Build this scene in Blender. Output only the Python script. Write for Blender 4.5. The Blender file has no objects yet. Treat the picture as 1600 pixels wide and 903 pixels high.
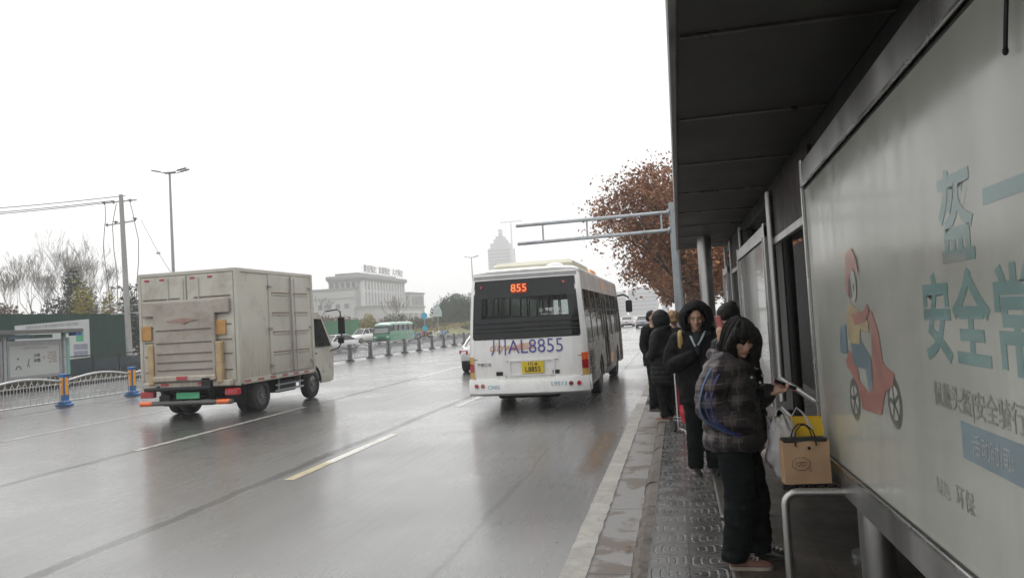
import bpy, bmesh, math, random
from mathutils import Vector, Matrix, noise
from math import radians as rad, sin, cos, pi

S = bpy.context.scene
random.seed(7)

# ------------------------------------------------------------------ camera, sky, sun, exposure
cam_d = bpy.data.cameras.new('camera')
cam = bpy.data.objects.new('camera', cam_d)
S.collection.objects.link(cam)
cam_d.sensor_width = 36.0
cam_d.lens = 1180 / 1600 * 36
cam_d.clip_start = 0.05
cam_d.clip_end = 5000
cx = Vector((0.975, 0.215, -0.057)).normalized()
cz = Vector((0.213, -0.976, -0.041)).normalized()
cy = cz.cross(cx).normalized()
cx = cy.cross(cz).normalized()
cam.matrix_world = Matrix(((cx.x, cy.x, cz.x, 0), (cx.y, cy.y, cz.y, 0), (cx.z, cy.z, cz.z, 1.85), (0, 0, 0, 1)))
S.camera = cam

SUN_EL, SUN_ROT = rad(52), rad(-35)
W = bpy.data.worlds.new("World"); S.world = W; W.use_nodes = True
wn, wl = W.node_tree.nodes, W.node_tree.links
wn.clear()
sky = wn.new('ShaderNodeTexSky'); sky.sky_type = 'NISHITA'; sky.sun_disc = False
sky.sun_elevation = SUN_EL; sky.sun_rotation = SUN_ROT; sky.dust_density = 6; sky.air_density = 1
bw = wn.new('ShaderNodeHueSaturation'); bw.inputs['Saturation'].default_value = 0.03
tc = wn.new('ShaderNodeTexCoord'); sx = wn.new('ShaderNodeSeparateXYZ')
mr = wn.new('ShaderNodeMapRange'); mr.inputs[1].default_value = 0.0; mr.inputs[2].default_value = 0.9
mr.inputs[3].default_value = 12.0; mr.inputs[4].default_value = 18.0
cn = wn.new('ShaderNodeTexNoise'); cn.inputs['Scale'].default_value = 2.2; cn.inputs['Detail'].default_value = 3
mrc = wn.new('ShaderNodeMapRange'); mrc.inputs[3].default_value = 0.93; mrc.inputs[4].default_value = 1.07
mul = wn.new('ShaderNodeMath'); mul.operation = 'MULTIPLY'
cmb = wn.new('ShaderNodeCombineColor')
mix = wn.new('ShaderNodeMix'); mix.data_type = 'RGBA'; mix.inputs[0].default_value = 0.92
bg = wn.new('ShaderNodeBackground'); bg.inputs[1].default_value = 0.10
wo = wn.new('ShaderNodeOutputWorld')
wl.new(tc.outputs['Generated'], sx.inputs[0]); wl.new(sx.outputs[2], mr.inputs[0])
wl.new(tc.outputs['Generated'], cn.inputs[0]); wl.new(cn.outputs[0], mrc.inputs[0])
wl.new(mr.outputs[0], mul.inputs[0]); wl.new(mrc.outputs[0], mul.inputs[1])
for i in range(3): wl.new(mul.outputs[0], cmb.inputs[i])
wl.new(sky.outputs[0], bw.inputs['Color']); wl.new(bw.outputs[0], mix.inputs[6]); wl.new(cmb.outputs[0], mix.inputs[7])
wl.new(mix.outputs[2], bg.inputs[0]); wl.new(bg.outputs[0], wo.inputs[0])

sun_d = bpy.data.lights.new('sun', 'SUN'); sun_d.energy = 0.7; sun_d.angle = rad(25); sun_d.color = (1, 0.98, 0.95)
sun = bpy.data.objects.new('sun', sun_d); S.collection.objects.link(sun)
sun.rotation_euler = (rad(90) - SUN_EL, 0, pi - SUN_ROT)
S.view_settings.view_transform = 'Standard'; S.view_settings.look = 'None'
S.view_settings.exposure = 0.0; S.view_settings.gamma = 1.0
S.view_settings.use_curve_mapping = False
cy_ = S.cycles
cy_.max_bounces = 6; cy_.diffuse_bounces = 3; cy_.glossy_bounces = 3; cy_.transmission_bounces = 6
cy_.volume_bounces = 2; cy_.transparent_max_bounces = 12; cy_.use_denoising = True
cy_.caustics_reflective = False; cy_.caustics_refractive = False
cy_.sample_clamp_indirect = 4.0

# ------------------------------------------------------------------ materials
class NT:
    def __init__(s, name):
        s.m = bpy.data.materials.new(name); s.m.use_nodes = True
        s.n, s.l = s.m.node_tree.nodes, s.m.node_tree.links
        s.p = s.n['Principled BSDF']; s.out = s.n['Material Output']
        s._tc = s.n.new('ShaderNodeTexCoord')
        s.co = s._tc.outputs['Object']
    def v(s, x):
        return x
    def link(s, x, sock):
        if isinstance(x, (int, float)): sock.default_value = x
        elif isinstance(x, tuple): sock.default_value = (*x, 1) if len(x) == 3 and sock.type == 'RGBA' else x
        else: s.l.new(x, sock)
    def math(s, op, a, b=0.0, c=0.0):
        n = s.n.new('ShaderNodeMath'); n.operation = op
        s.link(a, n.inputs[0]); s.link(b, n.inputs[1])
        if op in ('MULTIPLY_ADD', 'WRAP', 'SMOOTH_MIN'): s.link(c, n.inputs[2])
        return n.outputs[0]
    def sep(s, co=None):
        n = s.n.new('ShaderNodeSeparateXYZ'); s.l.new(co or s.co, n.inputs[0]); return n.outputs
    def comb(s, x, y, z):
        n = s.n.new('ShaderNodeCombineXYZ')
        for k, a in enumerate((x, y, z)): s.link(a, n.inputs[k])
        return n.outputs[0]
    def scaled(s, sc, co=None):
        n = s.n.new('ShaderNodeMapping'); n.inputs['Scale'].default_value = sc; s.l.new(co or s.co, n.inputs[0]); return n.outputs[0]
    def noise(s, scale, detail=3, co=None, rough=0.55):
        n = s.n.new('ShaderNodeTexNoise'); n.inputs['Scale'].default_value = scale; n.inputs['Detail'].default_value = detail
        n.inputs['Roughness'].default_value = rough
        s.l.new(co or s.co, n.inputs[0]); return n.outputs[0]
    def voro(s, scale, co=None, feat='F1'):
        n = s.n.new('ShaderNodeTexVoronoi'); n.inputs['Scale'].default_value = scale; n.feature = feat
        s.l.new(co or s.co, n.inputs[0]); return n.outputs
    def ramp(s, x, lo, hi, a=0.0, b=1.0, smooth=False):
        n = s.n.new('ShaderNodeMapRange'); s.l.new(x, n.inputs[0])
        n.inputs[1].default_value = lo; n.inputs[2].default_value = hi; n.inputs[3].default_value = a; n.inputs[4].default_value = b
        if smooth: n.interpolation_type = 'SMOOTHSTEP'
        return n.outputs[0]
    def mix(s, f, a, b):
        n = s.n.new('ShaderNodeMix'); n.data_type = 'RGBA'
        s.link(f, n.inputs[0]); s.link(a, n.inputs[6]); s.link(b, n.inputs[7]); return n.outputs[2]
    def bump(s, h, strength=0.3, dist=0.01):
        n = s.n.new('ShaderNodeBump'); n.inputs['Strength'].default_value = strength; n.inputs['Distance'].default_value = dist
        s.l.new(h, n.inputs['Height']); s.l.new(n.outputs[0], s.p.inputs['Normal'])
    def set(s, col=None, rough=None, metal=None, coat=None, spec=None, trans=None):
        for k, x in (('Base Color', col), ('Roughness', rough), ('Metallic', metal), ('Coat Weight', coat), ('Specular IOR Level', spec), ('Transmission Weight', trans)):
            if x is not None: s.link(x, s.p.inputs[k])
        return s

def sc3(c, k): return tuple(min(1, x * k) for x in c)
MATS = {}
def P(name, col, rough=0.5, metal=0.0, var=0.15, scale=4.0, bump=0.0, bscale=40.0, coat=0.0, dirt=None, spec=0.5, stretch=None):
    if name in MATS: return MATS[name]
    t = NT(name)
    co = t.scaled(stretch) if stretch else None
    n = t.noise(scale, 5, co)
    c = t.mix(t.ramp(n, 0.3, 0.7), sc3(col, 1 - var), sc3(col, 1 + var))
    if dirt:
        d = t.noise(scale * 0.6, 6, co, 0.7)
        c = t.mix(t.ramp(d, 0.5, 0.72, 0, dirt[1]), c, dirt[0])
    t.set(c, t.ramp(n, 0.3, 0.7, max(0.02, rough * 0.8), min(1, rough * 1.2)), metal, coat, spec)
    if bump: t.bump(t.noise(bscale, 4, co), bump, 0.01)
    MATS[name] = t.m
    return t.m
def glassm(name, col=(0.8, 0.85, 0.85), rough=0.02, alpha=0.25, dark=(0.02, 0.022, 0.022)):
    """thin tinted pane: mostly see-through, glossy"""
    t = NT(name)
    tr = t.n.new('ShaderNodeBsdfTransparent'); tr.inputs[0].default_value = (*col, 1)
    t.set(dark, rough, spec=0.6)
    mx = t.n.new('ShaderNodeMixShader'); mx.inputs[0].default_value = alpha
    t.l.new(tr.outputs[0], mx.inputs[1]); t.l.new(t.p.outputs[0], mx.inputs[2]); t.l.new(mx.outputs[0], t.out.inputs[0])
    return t.m
def emis(name, col, st):
    t = NT(name); t.set((0.02, 0.0, 0.0), 0.4)
    t.p.inputs['Emission Color'].default_value = (*col, 1); t.p.inputs['Emission Strength'].default_value = st
    return t.m

# ------------------------------------------------------------------ mesh helpers
class MB:
    def __init__(s): s.b = bmesh.new()
    def _xf(s, vs, M):
        if M is not None:
            for v in vs: v.co = M @ v.co
    def box(s, c, d, rz=0, bev=0.0, rx=0, ry=0, seg=1):
        r = bmesh.ops.create_cube(s.b, size=1.0); vs = r['verts']
        M = Matrix.Translation(c) @ Matrix.Rotation(rz, 4, 'Z') @ Matrix.Rotation(ry, 4, 'Y') @ Matrix.Rotation(rx, 4, 'X')
        for v in vs: v.co = M @ Vector((v.co.x * d[0], v.co.y * d[1], v.co.z * d[2]))
        if bev:
            es = list({e for v in vs for e in v.link_edges})
            bmesh.ops.bevel(s.b, geom=es, offset=min(bev, min(d) * 0.45), segments=seg, profile=0.5, affect='EDGES')
        return s
    def bx(s, x0, x1, y0, y1, z0, z1, bev=0.0, seg=1):
        return s.box(((x0 + x1) / 2, (y0 + y1) / 2, (z0 + z1) / 2), (abs(x1 - x0), abs(y1 - y0), abs(z1 - z0)), bev=bev, seg=seg)
    def rings(s, rings, close=True, cap=True):
        """rings: lists of points with the same count"""
        rv = [[s.b.verts.new(p) for p in r] for r in rings]
        n = len(rv[0])
        for a, b in zip(rv, rv[1:]):
            for i in range(n if close else n - 1):
                j = (i + 1) % n
                s.b.faces.new((a[i], a[j], b[j], b[i]))
        if cap:
            s.b.faces.new(list(reversed(rv[0]))); s.b.faces.new(rv[-1])
        return s
    def cyl(s, p0, p1, r0, r1=None, n=12, cap=True):
        return s.tube([p0, p1], [r0, r1 if r1 is not None else r0], n, cap)
    def tube(s, pts, rs, n=10, cap=True, round_=False, flat=1.0, up=None):
        pts = [Vector(p) for p in pts]
        if isinstance(rs, (int, float)): rs = [rs] * len(pts)
        if round_:
            d0 = (pts[0] - pts[1]).normalized(); d1 = (pts[-1] - pts[-2]).normalized()
            a, b, ra, rb = pts[0], pts[-1], rs[0], rs[-1]
            hs = [(0.95, 0.31), (0.7, 0.71), (0.38, 0.92)]
            pts = [a + d0 * ra * h for h, _ in hs] + pts + [b + d1 * rb * h for h, _ in reversed(hs)]
            rs = [ra * k for _, k in hs] + list(rs) + [rb * k for _, k in reversed(hs)]
        T = []
        for i in range(len(pts)):
            a = pts[max(0, i - 1)]; b = pts[min(len(pts) - 1, i + 1)]
            T.append((b - a).normalized())
        u = Vector(up) if up else (Vector((0, 0, 1)) if abs(T[0].z) < 0.9 else Vector((1, 0, 0)))
        rings = []
        for p, t, r in zip(pts, T, rs):
            w = t.cross(u)
            if w.length < 1e-4: w = t.cross(Vector((0.3, 1, 0.2)))
            w.normalize(); u2 = w.cross(t).normalized(); u = u2
            rings.append([p + w * (cos(2 * pi * k / n) * r) + u2 * (sin(2 * pi * k / n) * r * flat) for k in range(n)])
        return s.rings(rings, True, cap)
    def poly(s, pts, ext):
        """flat polygon pts (3D) extruded by vector ext"""
        e = Vector(ext); a = [Vector(p) for p in pts]
        return s.rings([a, [p + e for p in a]])
    def face(s, pts):
        s.b.faces.new([s.b.verts.new(p) for p in pts]); return s
    def ell(s, c, r, M=None, n=16, m=10):
        rings = []
        for i in range(1, m):
            th = pi * i / m
            rings.append([Vector((r[0] * sin(th) * cos(2 * pi * k / n), r[1] * sin(th) * sin(2 * pi * k / n), -r[2] * cos(th))) for k in range(n)])
        top = Vector((0, 0, r[2])); bot = Vector((0, 0, -r[2]))
        M2 = Matrix.Translation(c) @ (M.to_4x4() if M else Matrix.Identity(4))
        rv = [[s.b.verts.new(M2 @ p) for p in q] for q in rings]
        t = s.b.verts.new(M2 @ top); b = s.b.verts.new(M2 @ bot)
        for a_, b_ in zip(rv, rv[1:]):
            for i in range(n): s.b.faces.new((a_[i], a_[(i + 1) % n], b_[(i + 1) % n], b_[i]))
        for i in range(n):
            s.b.faces.new((b, rv[0][(i + 1) % n], rv[0][i])); s.b.faces.new((t, rv[-1][i], rv[-1][(i + 1) % n]))
        return s
    def wall(s, axis, at, th, u0, u1, v0, v1, holes=()):
        """wall in plane axis=at (thickness th), u horizontal, v=z, with rectangular holes"""
        us = sorted({u0, u1, *[h[0] for h in holes], *[h[1] for h in holes]})
        vs = sorted({v0, v1, *[h[2] for h in holes], *[h[3] for h in holes]})
        for a, b in zip(us, us[1:]):
            run = None
            for c, d in zip(vs, vs[1:]):
                um, vm = (a + b) / 2, (c + d) / 2
                solid = not any(h[0] < um < h[1] and h[2] < vm < h[3] for h in holes)
                if solid: run = (run[0], d) if run else (c, d)
                if (not solid or d == vs[-1]) and run:
                    if axis == 'x': s.bx(at, at + th, a, b, run[0], run[1])
                    else: s.bx(a, b, at, at + th, run[0], run[1])
                    run = None
        return s
    def build(s, name, mat, parent=None, smooth=False, warp=None):
        if warp:
            for v in s.b.verts: v.co = warp(v.co)
        bmesh.ops.recalc_face_normals(s.b, faces=s.b.faces)
        me = bpy.data.meshes.new(name); s.b.to_mesh(me); s.b.free()
        o = bpy.data.objects.new(name, me); S.collection.objects.link(o)
        me.materials.append(mat)
        if smooth:
            for p in me.polygons: p.use_smooth = True
            try: me.set_sharp_from_angle(angle=rad(40))
            except Exception: pass
        if parent: o.parent = parent
        return o

def raw(name, verts, faces, mat, parent=None, smooth=False):
    me = bpy.data.meshes.new(name); me.from_pydata(verts, [], faces); me.update()
    o = bpy.data.objects.new(name, me); S.collection.objects.link(o); me.materials.append(mat)
    if smooth:
        for p in me.polygons: p.use_smooth = True
    if parent: o.parent = parent
    return o
def tag(o, label=None, cat=None, group=None, kind=None):
    if label: o['label'] = label
    if cat: o['category'] = cat
    if group: o['group'] = group
    if kind: o['kind'] = kind
    return o
def thing(name, label, cat, loc=(0, 0, 0), rz=0, group=None):
    o = bpy.data.objects.new(name, None); S.collection.objects.link(o)
    o.empty_display_size = 0.2; o.location = loc; o.rotation_euler = (0, 0, rz)
    return tag(o, label, cat, group)
def dup(root, loc, rz=None, label=None, group=None):
    r = root.copy(); S.collection.objects.link(r); r.location = loc
    if rz is not None: r.rotation_euler = (0, 0, rz)
    if label: r['label'] = label
    if group: r['group'] = group
    for ch in root.children:
        c = ch.copy(); S.collection.objects.link(c); c.parent = r
        for g in ch.children:
            d = g.copy(); S.collection.objects.link(d); d.parent = c
    return r
def text(s, size, mat, name, parent, M, bold=0.0, ext=0.001, sx=1.0, warp=None, align='CENTER', shear=0.0):
    c = bpy.data.curves.new('t', 'FONT'); c.body = s; c.size = size; c.extrude = ext; c.offset = bold
    c.align_x = align; c.align_y = 'CENTER'; c.resolution_u = 3; c.shear = shear
    o = bpy.data.objects.new('t', c); S.collection.objects.link(o)
    bpy.context.view_layer.update()
    me = bpy.data.meshes.new_from_object(o.evaluated_get(bpy.context.evaluated_depsgraph_get()))
    bpy.data.objects.remove(o)
    me.name = name; me.materials.clear(); me.materials.append(mat)
    M2 = M @ Matrix.Diagonal((sx, 1, 1, 1))
    for v in me.vertices:
        p = M2 @ v.co; v.co = warp(p) if warp else p
    r = bpy.data.objects.new(name, me); S.collection.objects.link(r)
    if parent: r.parent = parent
    return r
def facing(loc, right, up=(0, 0, 1)):
    """matrix for text whose reading direction is right"""
    r = Vector(right).normalized(); u = Vector(up).normalized(); n = r.cross(u)
    return Matrix(((r.x, u.x, n.x, loc[0]), (r.y, u.y, n.y, loc[1]), (r.z, u.z, n.z, loc[2]), (0, 0, 0, 1)))
def fuse(name, mb, voxel, mat, parent=None, smooth=4, wr=0.0, wf=9.0, stretch=(1, 1, 1)):
    """union of closed shapes as ONE continuous skin"""
    bmesh.ops.recalc_face_normals(mb.b, faces=mb.b.faces)
    me = bpy.data.meshes.new('tmp'); mb.b.to_mesh(me); mb.b.free()
    o = bpy.data.objects.new('tmp', me); S.collection.objects.link(o)
    m = o.modifiers.new('r', 'REMESH'); m.mode = 'VOXEL'; m.voxel_size = voxel
    if smooth:
        q = o.modifiers.new('s', 'SMOOTH'); q.factor = 0.5; q.iterations = smooth
    bpy.context.view_layer.update()
    me2 = bpy.data.meshes.new_from_object(o.evaluated_get(bpy.context.evaluated_depsgraph_get()))
    bpy.data.objects.remove(o); me2.name = name
    if wr:
        me2.update()
        off = [v.normal.copy() for v in me2.vertices]
        for v, n in zip(me2.vertices, off):
            q = Vector((v.co.x * stretch[0], v.co.y * stretch[1], v.co.z * stretch[2])) * wf
            k = noise.noise(q) + 0.5 * noise.noise(q * 2.3)
            v.co = v.co + n * (wr * k)
    for p in me2.polygons: p.use_smooth = True
    me2.materials.clear(); me2.materials.append(mat)
    r = bpy.data.objects.new(name, me2); S.collection.objects.link(r)
    if parent: r.parent = parent
    return r

# common materials
STEEL = P('brushed steel', (0.42, 0.42, 0.41), 0.34, 0.9, 0.15, 3, 0.05, 60, dirt=((0.12, 0.11, 0.1), 0.4), stretch=(1, 1, 0.15))
GALV = P('galvanised steel', (0.36, 0.38, 0.4), 0.5, 0.5, 0.15, 6, dirt=((0.15, 0.13, 0.11), 0.5))
DARKM = P('dark painted metal', (0.022, 0.022, 0.022), 0.5, 0.1, 0.2, 4, spec=.25)
BLACK = P('black plastic', (0.010, 0.010, 0.011), 0.45, 0, 0.2, 6, spec=.25)
RUBBER = P('tyre rubber', (0.02, 0.02, 0.02), 0.75, 0, 0.25, 10, 0.2, 60, dirt=((0.08, 0.075, 0.07), 0.5))
RIM = P('wheel rim metal', (0.22, 0.22, 0.22), 0.5, 0.6, 0.2, 6, dirt=((0.06, 0.05, 0.04), 0.7))
WHITE = P('white paint', (0.72, 0.72, 0.70), 0.3, 0, 0.05, 3, coat=0.4, dirt=((0.4, 0.38, 0.34), 0.35))
REDL = P('red lamp plastic', (0.38, 0.01, 0.02), 0.2, 0, 0.1, 20, coat=0.6)
ORANGEL = P('orange lamp plastic', (0.75, 0.13, 0.02), 0.25, 0, 0.1, 20, coat=0.5)
GLASSD = P('dark window glass', (0.018, 0.02, 0.021), 0.06, 0, 0.2, 2, spec=0.5)
CONC = P('concrete', (0.3, 0.29, 0.27), 0.8, 0, 0.15, 4, 0.3, 50, dirt=((0.12, 0.11, 0.1), 0.5))
# ------------------------------------------------------------------ the ground and the road
def sheet(name, x0, x1, y0, y1, z, mat, label=None):
    o = raw(name, [(x0, y0, z), (x1, y0, z), (x1, y1, z), (x0, y1, z)], [(0, 1, 2, 3)], mat)
    return tag(o, label, None, None, 'structure')
sheet('ground', -900, 900, -200, 900, -0.008, P('soil and weeds', (0.075, 0.07, 0.045), 0.95, 0, 0.4, 0.3, 0.3, 5, dirt=((0.04, 0.055, 0.02), 0.8)))

def asphalt(name, band=True):
    t = NT(name); xyz = t.sep()
    big = t.noise(0.35, 4); fine = t.noise(70, 3); grit = t.noise(260, 2)
    trk = t.noise(1.0, 4, t.scaled((1.6, 0.05, 1)))
    stk = t.noise(1.0, 6, t.scaled((9, 0.12, 1)), 0.7)
    c = t.mix(t.ramp(fine, 0.3, 0.72), (0.042, 0.041, 0.04), (0.118, 0.115, 0.11))
    c = t.mix(t.ramp(stk, 0.55, 0.72, 0, 0.3), c, (0.11, 0.108, 0.104))
    cr = t.voro(0.55, None, 'DISTANCE_TO_EDGE')[0]
    c = t.mix(t.ramp(t.math('ADD', cr, t.math('MULTIPLY', t.noise(5, 5), 0.03)), 0.014, 0.022, 0.5, 0), c, (0.02, 0.02, 0.02))
    c = t.mix(t.ramp(trk, 0.35, 0.7, 0, 0.55), c, (0.043, 0.042, 0.042))
    c = t.mix(t.ramp(t.voro(55)[0], 0.0, 0.16, 0.6, 0), c, (0.24, 0.23, 0.215))
    r = t.math('ADD', t.ramp(big, 0.35, 0.68, 0.21, 0.36), t.ramp(stk, 0.35, 0.7, -0.02, 0.05))
    if band:
        wob = t.math('ADD', t.math('MULTIPLY', t.math('SUBTRACT', t.noise(0.8, 5), 0.5), 0.22), t.math('MULTIPLY', t.math('SUBTRACT', t.noise(7, 5, None, .7), 0.5), 0.10))
        wob2 = t.noise(9, 4)
        tot = None
        for xc, w in ((-5.22, 0.07), (-9.13, 0.08), (-1.9, 0.02)):
            d = t.math('ABSOLUTE', t.math('SUBTRACT', t.math('ADD', xyz[0], wob), xc))
            k = t.math('MULTIPLY', t.ramp(t.math('ADD', d, t.math('MULTIPLY', t.noise(16, 5, None, .8), 0.13)), w + 0.05, w + 0.11, 1, 0), 1.0 if xc != -1.9 else 0.5)
            tot = k if tot is None else t.math('MAXIMUM', tot, k)
        c = t.mix(tot, c, t.mix(t.ramp(t.noise(25, 4), 0.4, 0.6), (0.010, 0.010, 0.010), (0.035, 0.035, 0.033)))
        r = t.math('ADD', r, t.math('MULTIPLY', tot, 0.45))
    t.set(c, r, spec=0.5)
    h = t.math('ADD', t.math('MULTIPLY', grit, 0.5), fine)
    t.bump(h, 0.6, 0.006)
    t.set(coat=t.ramp(big, 0.4, 0.72, 1.0, 0.55)); t.p.inputs['Coat Roughness'].default_value = 0.2
    return t.m
ASPH = asphalt('wet asphalt')
ASPH2 = asphalt('wet asphalt far side', False)
sheet('road', -18.2, -0.43, -20, 700, 0.0, ASPH)
sheet('opposite_road', -27.0, -18.2, -20, 700, 0.0, ASPH2)
sheet('side_road', -46.0, -27.0, 50, 100, 0.0, ASPH2)

def paint(name, col, wear, under=(0.07, 0.068, 0.066)):
    t = NT(name)
    n = t.noise(6, 6, None, 0.75); n2 = t.noise(60, 3)
    w = t.math('ADD', t.ramp(n, 0.35, 0.75), t.math('MULTIPLY', n2, 0.35))
    c = t.mix(t.ramp(w, 1.0 - wear, 1.25 - wear * 0.6), col, under)
    c = t.mix(t.ramp(t.noise(1.1, 3), 0.4, 0.7, 0, 0.35), c, (0.3, 0.25, 0.17))
    t.set(c, 0.4); return t.m
PW = paint('worn white road paint', (0.62, 0.61, 0.58), 0.35)
PWW = paint('faded white road paint', (0.4, 0.39, 0.37), 0.62)
PY = paint('worn yellow road paint', (0.42, 0.36, 0.2), 0.45)
k = 0
for xc, segs in ((-4.93, ((8.75, 9.9, PY), (9.9, 12.4, PW), (16.2, 20.0, PW), (25.5, 29.5, PW), (35, 39, PW), (45, 51, PW), (60, 66, PW), (75, 81, PW))),
                 (-9.15, ((11.2, 17.2, PWW), (25.4, 31.4, PW), (39.5, 45.5, PW), (54, 60, PW), (69, 75, PW), (84, 90, PW))),
                 (-0.85, ((17.2, 21.5, PWW), (23.8, 28, PWW), (31, 36, PWW), (40, 46, PWW)))):
    for y0, y1, m in segs:
        sheet('road_marking', xc - 0.075, xc + 0.075, y0, y1, 0.004, m)
sheet('road_marking', -13.47, -13.33, 4, 140, 0.004, PWW)
sheet('road_marking', -17.55, -17.45, 4, 140, 0.004, PWW)
sheet('road_marking', -22.7, -22.58, 4, 140, 0.004, PWW)

# the painted edge strip, gutter, kerb and pavement of the bus stop
t = NT('edge strip concrete'); xyz = t.sep()
n = t.noise(3, 6, None, 0.7)
c = t.mix(t.ramp(n, 0.35, 0.65), (0.33, 0.315, 0.28), (0.20, 0.19, 0.17))
c = t.mix(t.ramp(t.noise(14, 5), 0.55, 0.7, 0, 0.7), c, (0.13, 0.11, 0.085))
t.set(c, 0.42); t.bump(t.noise(60, 4), 0.2, 0.004); STRIP = t.m
random.seed(3)
# slightly ragged strip (edge cracked towards the gutter)
vs, fs = [], []
ys = [-2 + 0.15 * i for i in range(119)]
for y in ys:
    vs += [(-0.955 + random.uniform(-.006, .006), y, 0.006), (-0.765 + random.uniform(-.012, .012), y, 0.006)]
for i in range(len(ys) - 1): fs.append((2 * i, 2 * i + 1, 2 * i + 3, 2 * i + 2))
tag(raw('edge_strip', vs, fs, STRIP), 'worn pale edge strip along the gutter', None, None, 'structure')

t = NT('gutter concrete'); xyz = t.sep()
n = t.noise(2.2, 6, None, 0.6); n2 = t.noise(45, 4)
c = t.mix(t.ramp(n2, 0.3, 0.7), (0.13, 0.125, 0.12), (0.2, 0.195, 0.185))
pud = t.ramp(n, 0.5, 0.6, 0, 1, True)
c = t.mix(pud, c, (0.085, 0.062, 0.043))
jn = t.math('LESS_THAN', t.math('FRACT', t.math('MULTIPLY', xyz[1], 0.55)), 0.012)
c = t.mix(jn, c, (0.02, 0.02, 0.02))
ed = t.math('ADD', xyz[0], t.math('MULTIPLY', t.noise(8, 5), 0.05))
c = t.mix(t.ramp(ed, -0.735, -0.715, 1, 0), c, (0.03, 0.029, 0.028))
t.set(c, t.ramp(pud, 0, 1, 0.36, 0.42), spec=.4); t.bump(t.math('MULTIPLY', n2, t.math('SUBTRACT', 1.0, pud)), 0.3, 0.005); GUT = t.m
sheet('gutter', -0.775, -0.43, -2, 60, 0.0035, GUT)

t = NT('rough kerb stone'); n = t.noise(5, 6, None, 0.7)
c = t.mix(t.ramp(n, 0.35, 0.68), (0.14, 0.12, 0.10), (0.05, 0.038, 0.028))
t.set(c, 0.55); t.bump(t.noise(22, 6, None, 0.75), 1.0, 0.03); KERB = t.m
random.seed(11)
y = -1.0; kb = MB()
while y < 120:
    L = 0.98 if y < 40 else 5
    r = []
    x0, x1 = -0.432 + random.uniform(-.008, .008), -0.305
    zt = 0.135 + random.uniform(-.012, .006)
    N = 24 if y < 25 else (8 if y < 40 else 1)
    for i in range(N + 1):
        yy = y + 0.012 + (L - 0.024) * i / N
        j = random.uniform(-.010, .010) + .018 * noise.noise(Vector((0, yy * 4, 3))) if y < 40 else 0
        r.append([(x0 + j - .01, yy, -0.02), (x1, yy, -0.02), (x1, yy, 0.14), (x0 + .055 + j, yy, zt + j * .4), (x0 + .012 + j * 1.2, yy, zt - .035 + j)])
    kb.rings(r)
    y += L
tag(kb.build('kerb', KERB), 'rough worn stone kerb of the bus stop', None, None, 'structure')

# embossed tiles
t = NT('embossed pavement tiles'); xyz = t.sep()
T = 0.26
def cell(a): return t.math('FLOOR', a)
ux = t.math('DIVIDE', t.math('ADD', xyz[0], 0.3), T); uy = t.math('DIVIDE', xyz[1], T)
nd = t.noise(3.0, 3)
fx = t.math('FRACT', ux); fy = t.math('FRACT', uy)
par = t.math('MODULO', t.math('ADD', cell(uy), t.math('MULTIPLY', cell(ux), 1.0)), 2.0)
fx2 = t.math('ABSOLUTE', t.math('SUBTRACT', fx, par))          # mirror every other tile
qx = t.math('POWER', fx2, 6.0); qy = t.math('POWER', t.math('ABSOLUTE', t.math('SUBTRACT', fy, 0.5)), 6.0)
d = t.math('POWER', t.math('ADD', qx, t.math('MULTIPLY', qy, 64.0)), 1 / 6.0)
rg = t.math('FRACT', t.math('MULTIPLY', d, 4.6))
line = t.math('MULTIPLY', t.ramp(rg, 0.0, 0.1, 0, 1), t.ramp(rg, 0.22, 0.34, 1, 0))
cross = t.math('GREATER_THAN', t.math('FRACT', t.math('MULTIPLY', uy, 9.0)), 0.84)
rawj = t.math('MAXIMUM', t.math('LESS_THAN', fx, 0.035), t.math('LESS_THAN', fy, 0.03))
n = t.noise(6, 5, None, 0.65)
hgt = t.math('SUBTRACT', t.math('SUBTRACT', 1.0, t.math('MULTIPLY', line, 0.9)), t.math('MULTIPLY', rawj, 1.2))
hgt = t.math('SUBTRACT', hgt, t.math('MULTIPLY', t.math('MULTIPLY', cross, t.ramp(fx2, 0.5, 0.55)), 0.25))
c = t.mix(t.ramp(n, 0.35, 0.7), (0.04, 0.04, 0.042), (0.07, 0.07, 0.07))
c = t.mix(t.math('MULTIPLY', line, t.ramp(nd, 0.35, 0.65, 0.25, 0.95)), c, (0.24, 0.23, 0.215))  # wet highlights along the embossed lines put into the colour
c = t.mix(t.ramp(t.noise(1.7, 5, None, 0.7), 0.5, 0.7, 0, 0.7), c, (0.06, 0.05, 0.038))
c = t.mix(rawj, c, (0.02, 0.019, 0.017))
t.set(c, t.ramp(n, 0.3, 0.7, 0.14, 0.36)); t.bump(t.math('ADD', hgt, t.math('MULTIPLY', t.noise(60, 3), 0.15)), 0.75, 0.008); TILE = t.m
t = NT('dirty pavement slabs'); xyz = t.sep()
n = t.noise(2.0, 6, None, 0.65)
c = t.mix(t.ramp(n, 0.35, 0.7), (0.065, 0.056, 0.045), (0.034, 0.030, 0.025))
gx = t.math('LESS_THAN', t.math('FRACT', t.math('MULTIPLY', xyz[0], 3.6)), 0.04)
gy = t.math('LESS_THAN', t.math('FRACT', t.math('MULTIPLY', xyz[1], 3.6)), 0.04)
g = t.math('MAXIMUM', gx, gy)
c = t.mix(g, c, (0.025, 0.02, 0.016))
rr = t.math('FRACT', t.math('MULTIPLY', t.voro(9)[0], 6.0))
t.set(c, t.ramp(n, 0.3, 0.7, 0.25, 0.55)); t.bump(t.math('SUBTRACT', t.math('MULTIPLY', t.math('GREATER_THAN', rr, 0.5), 0.4), g), 0.4, 0.008); SLAB = t.m
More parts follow.
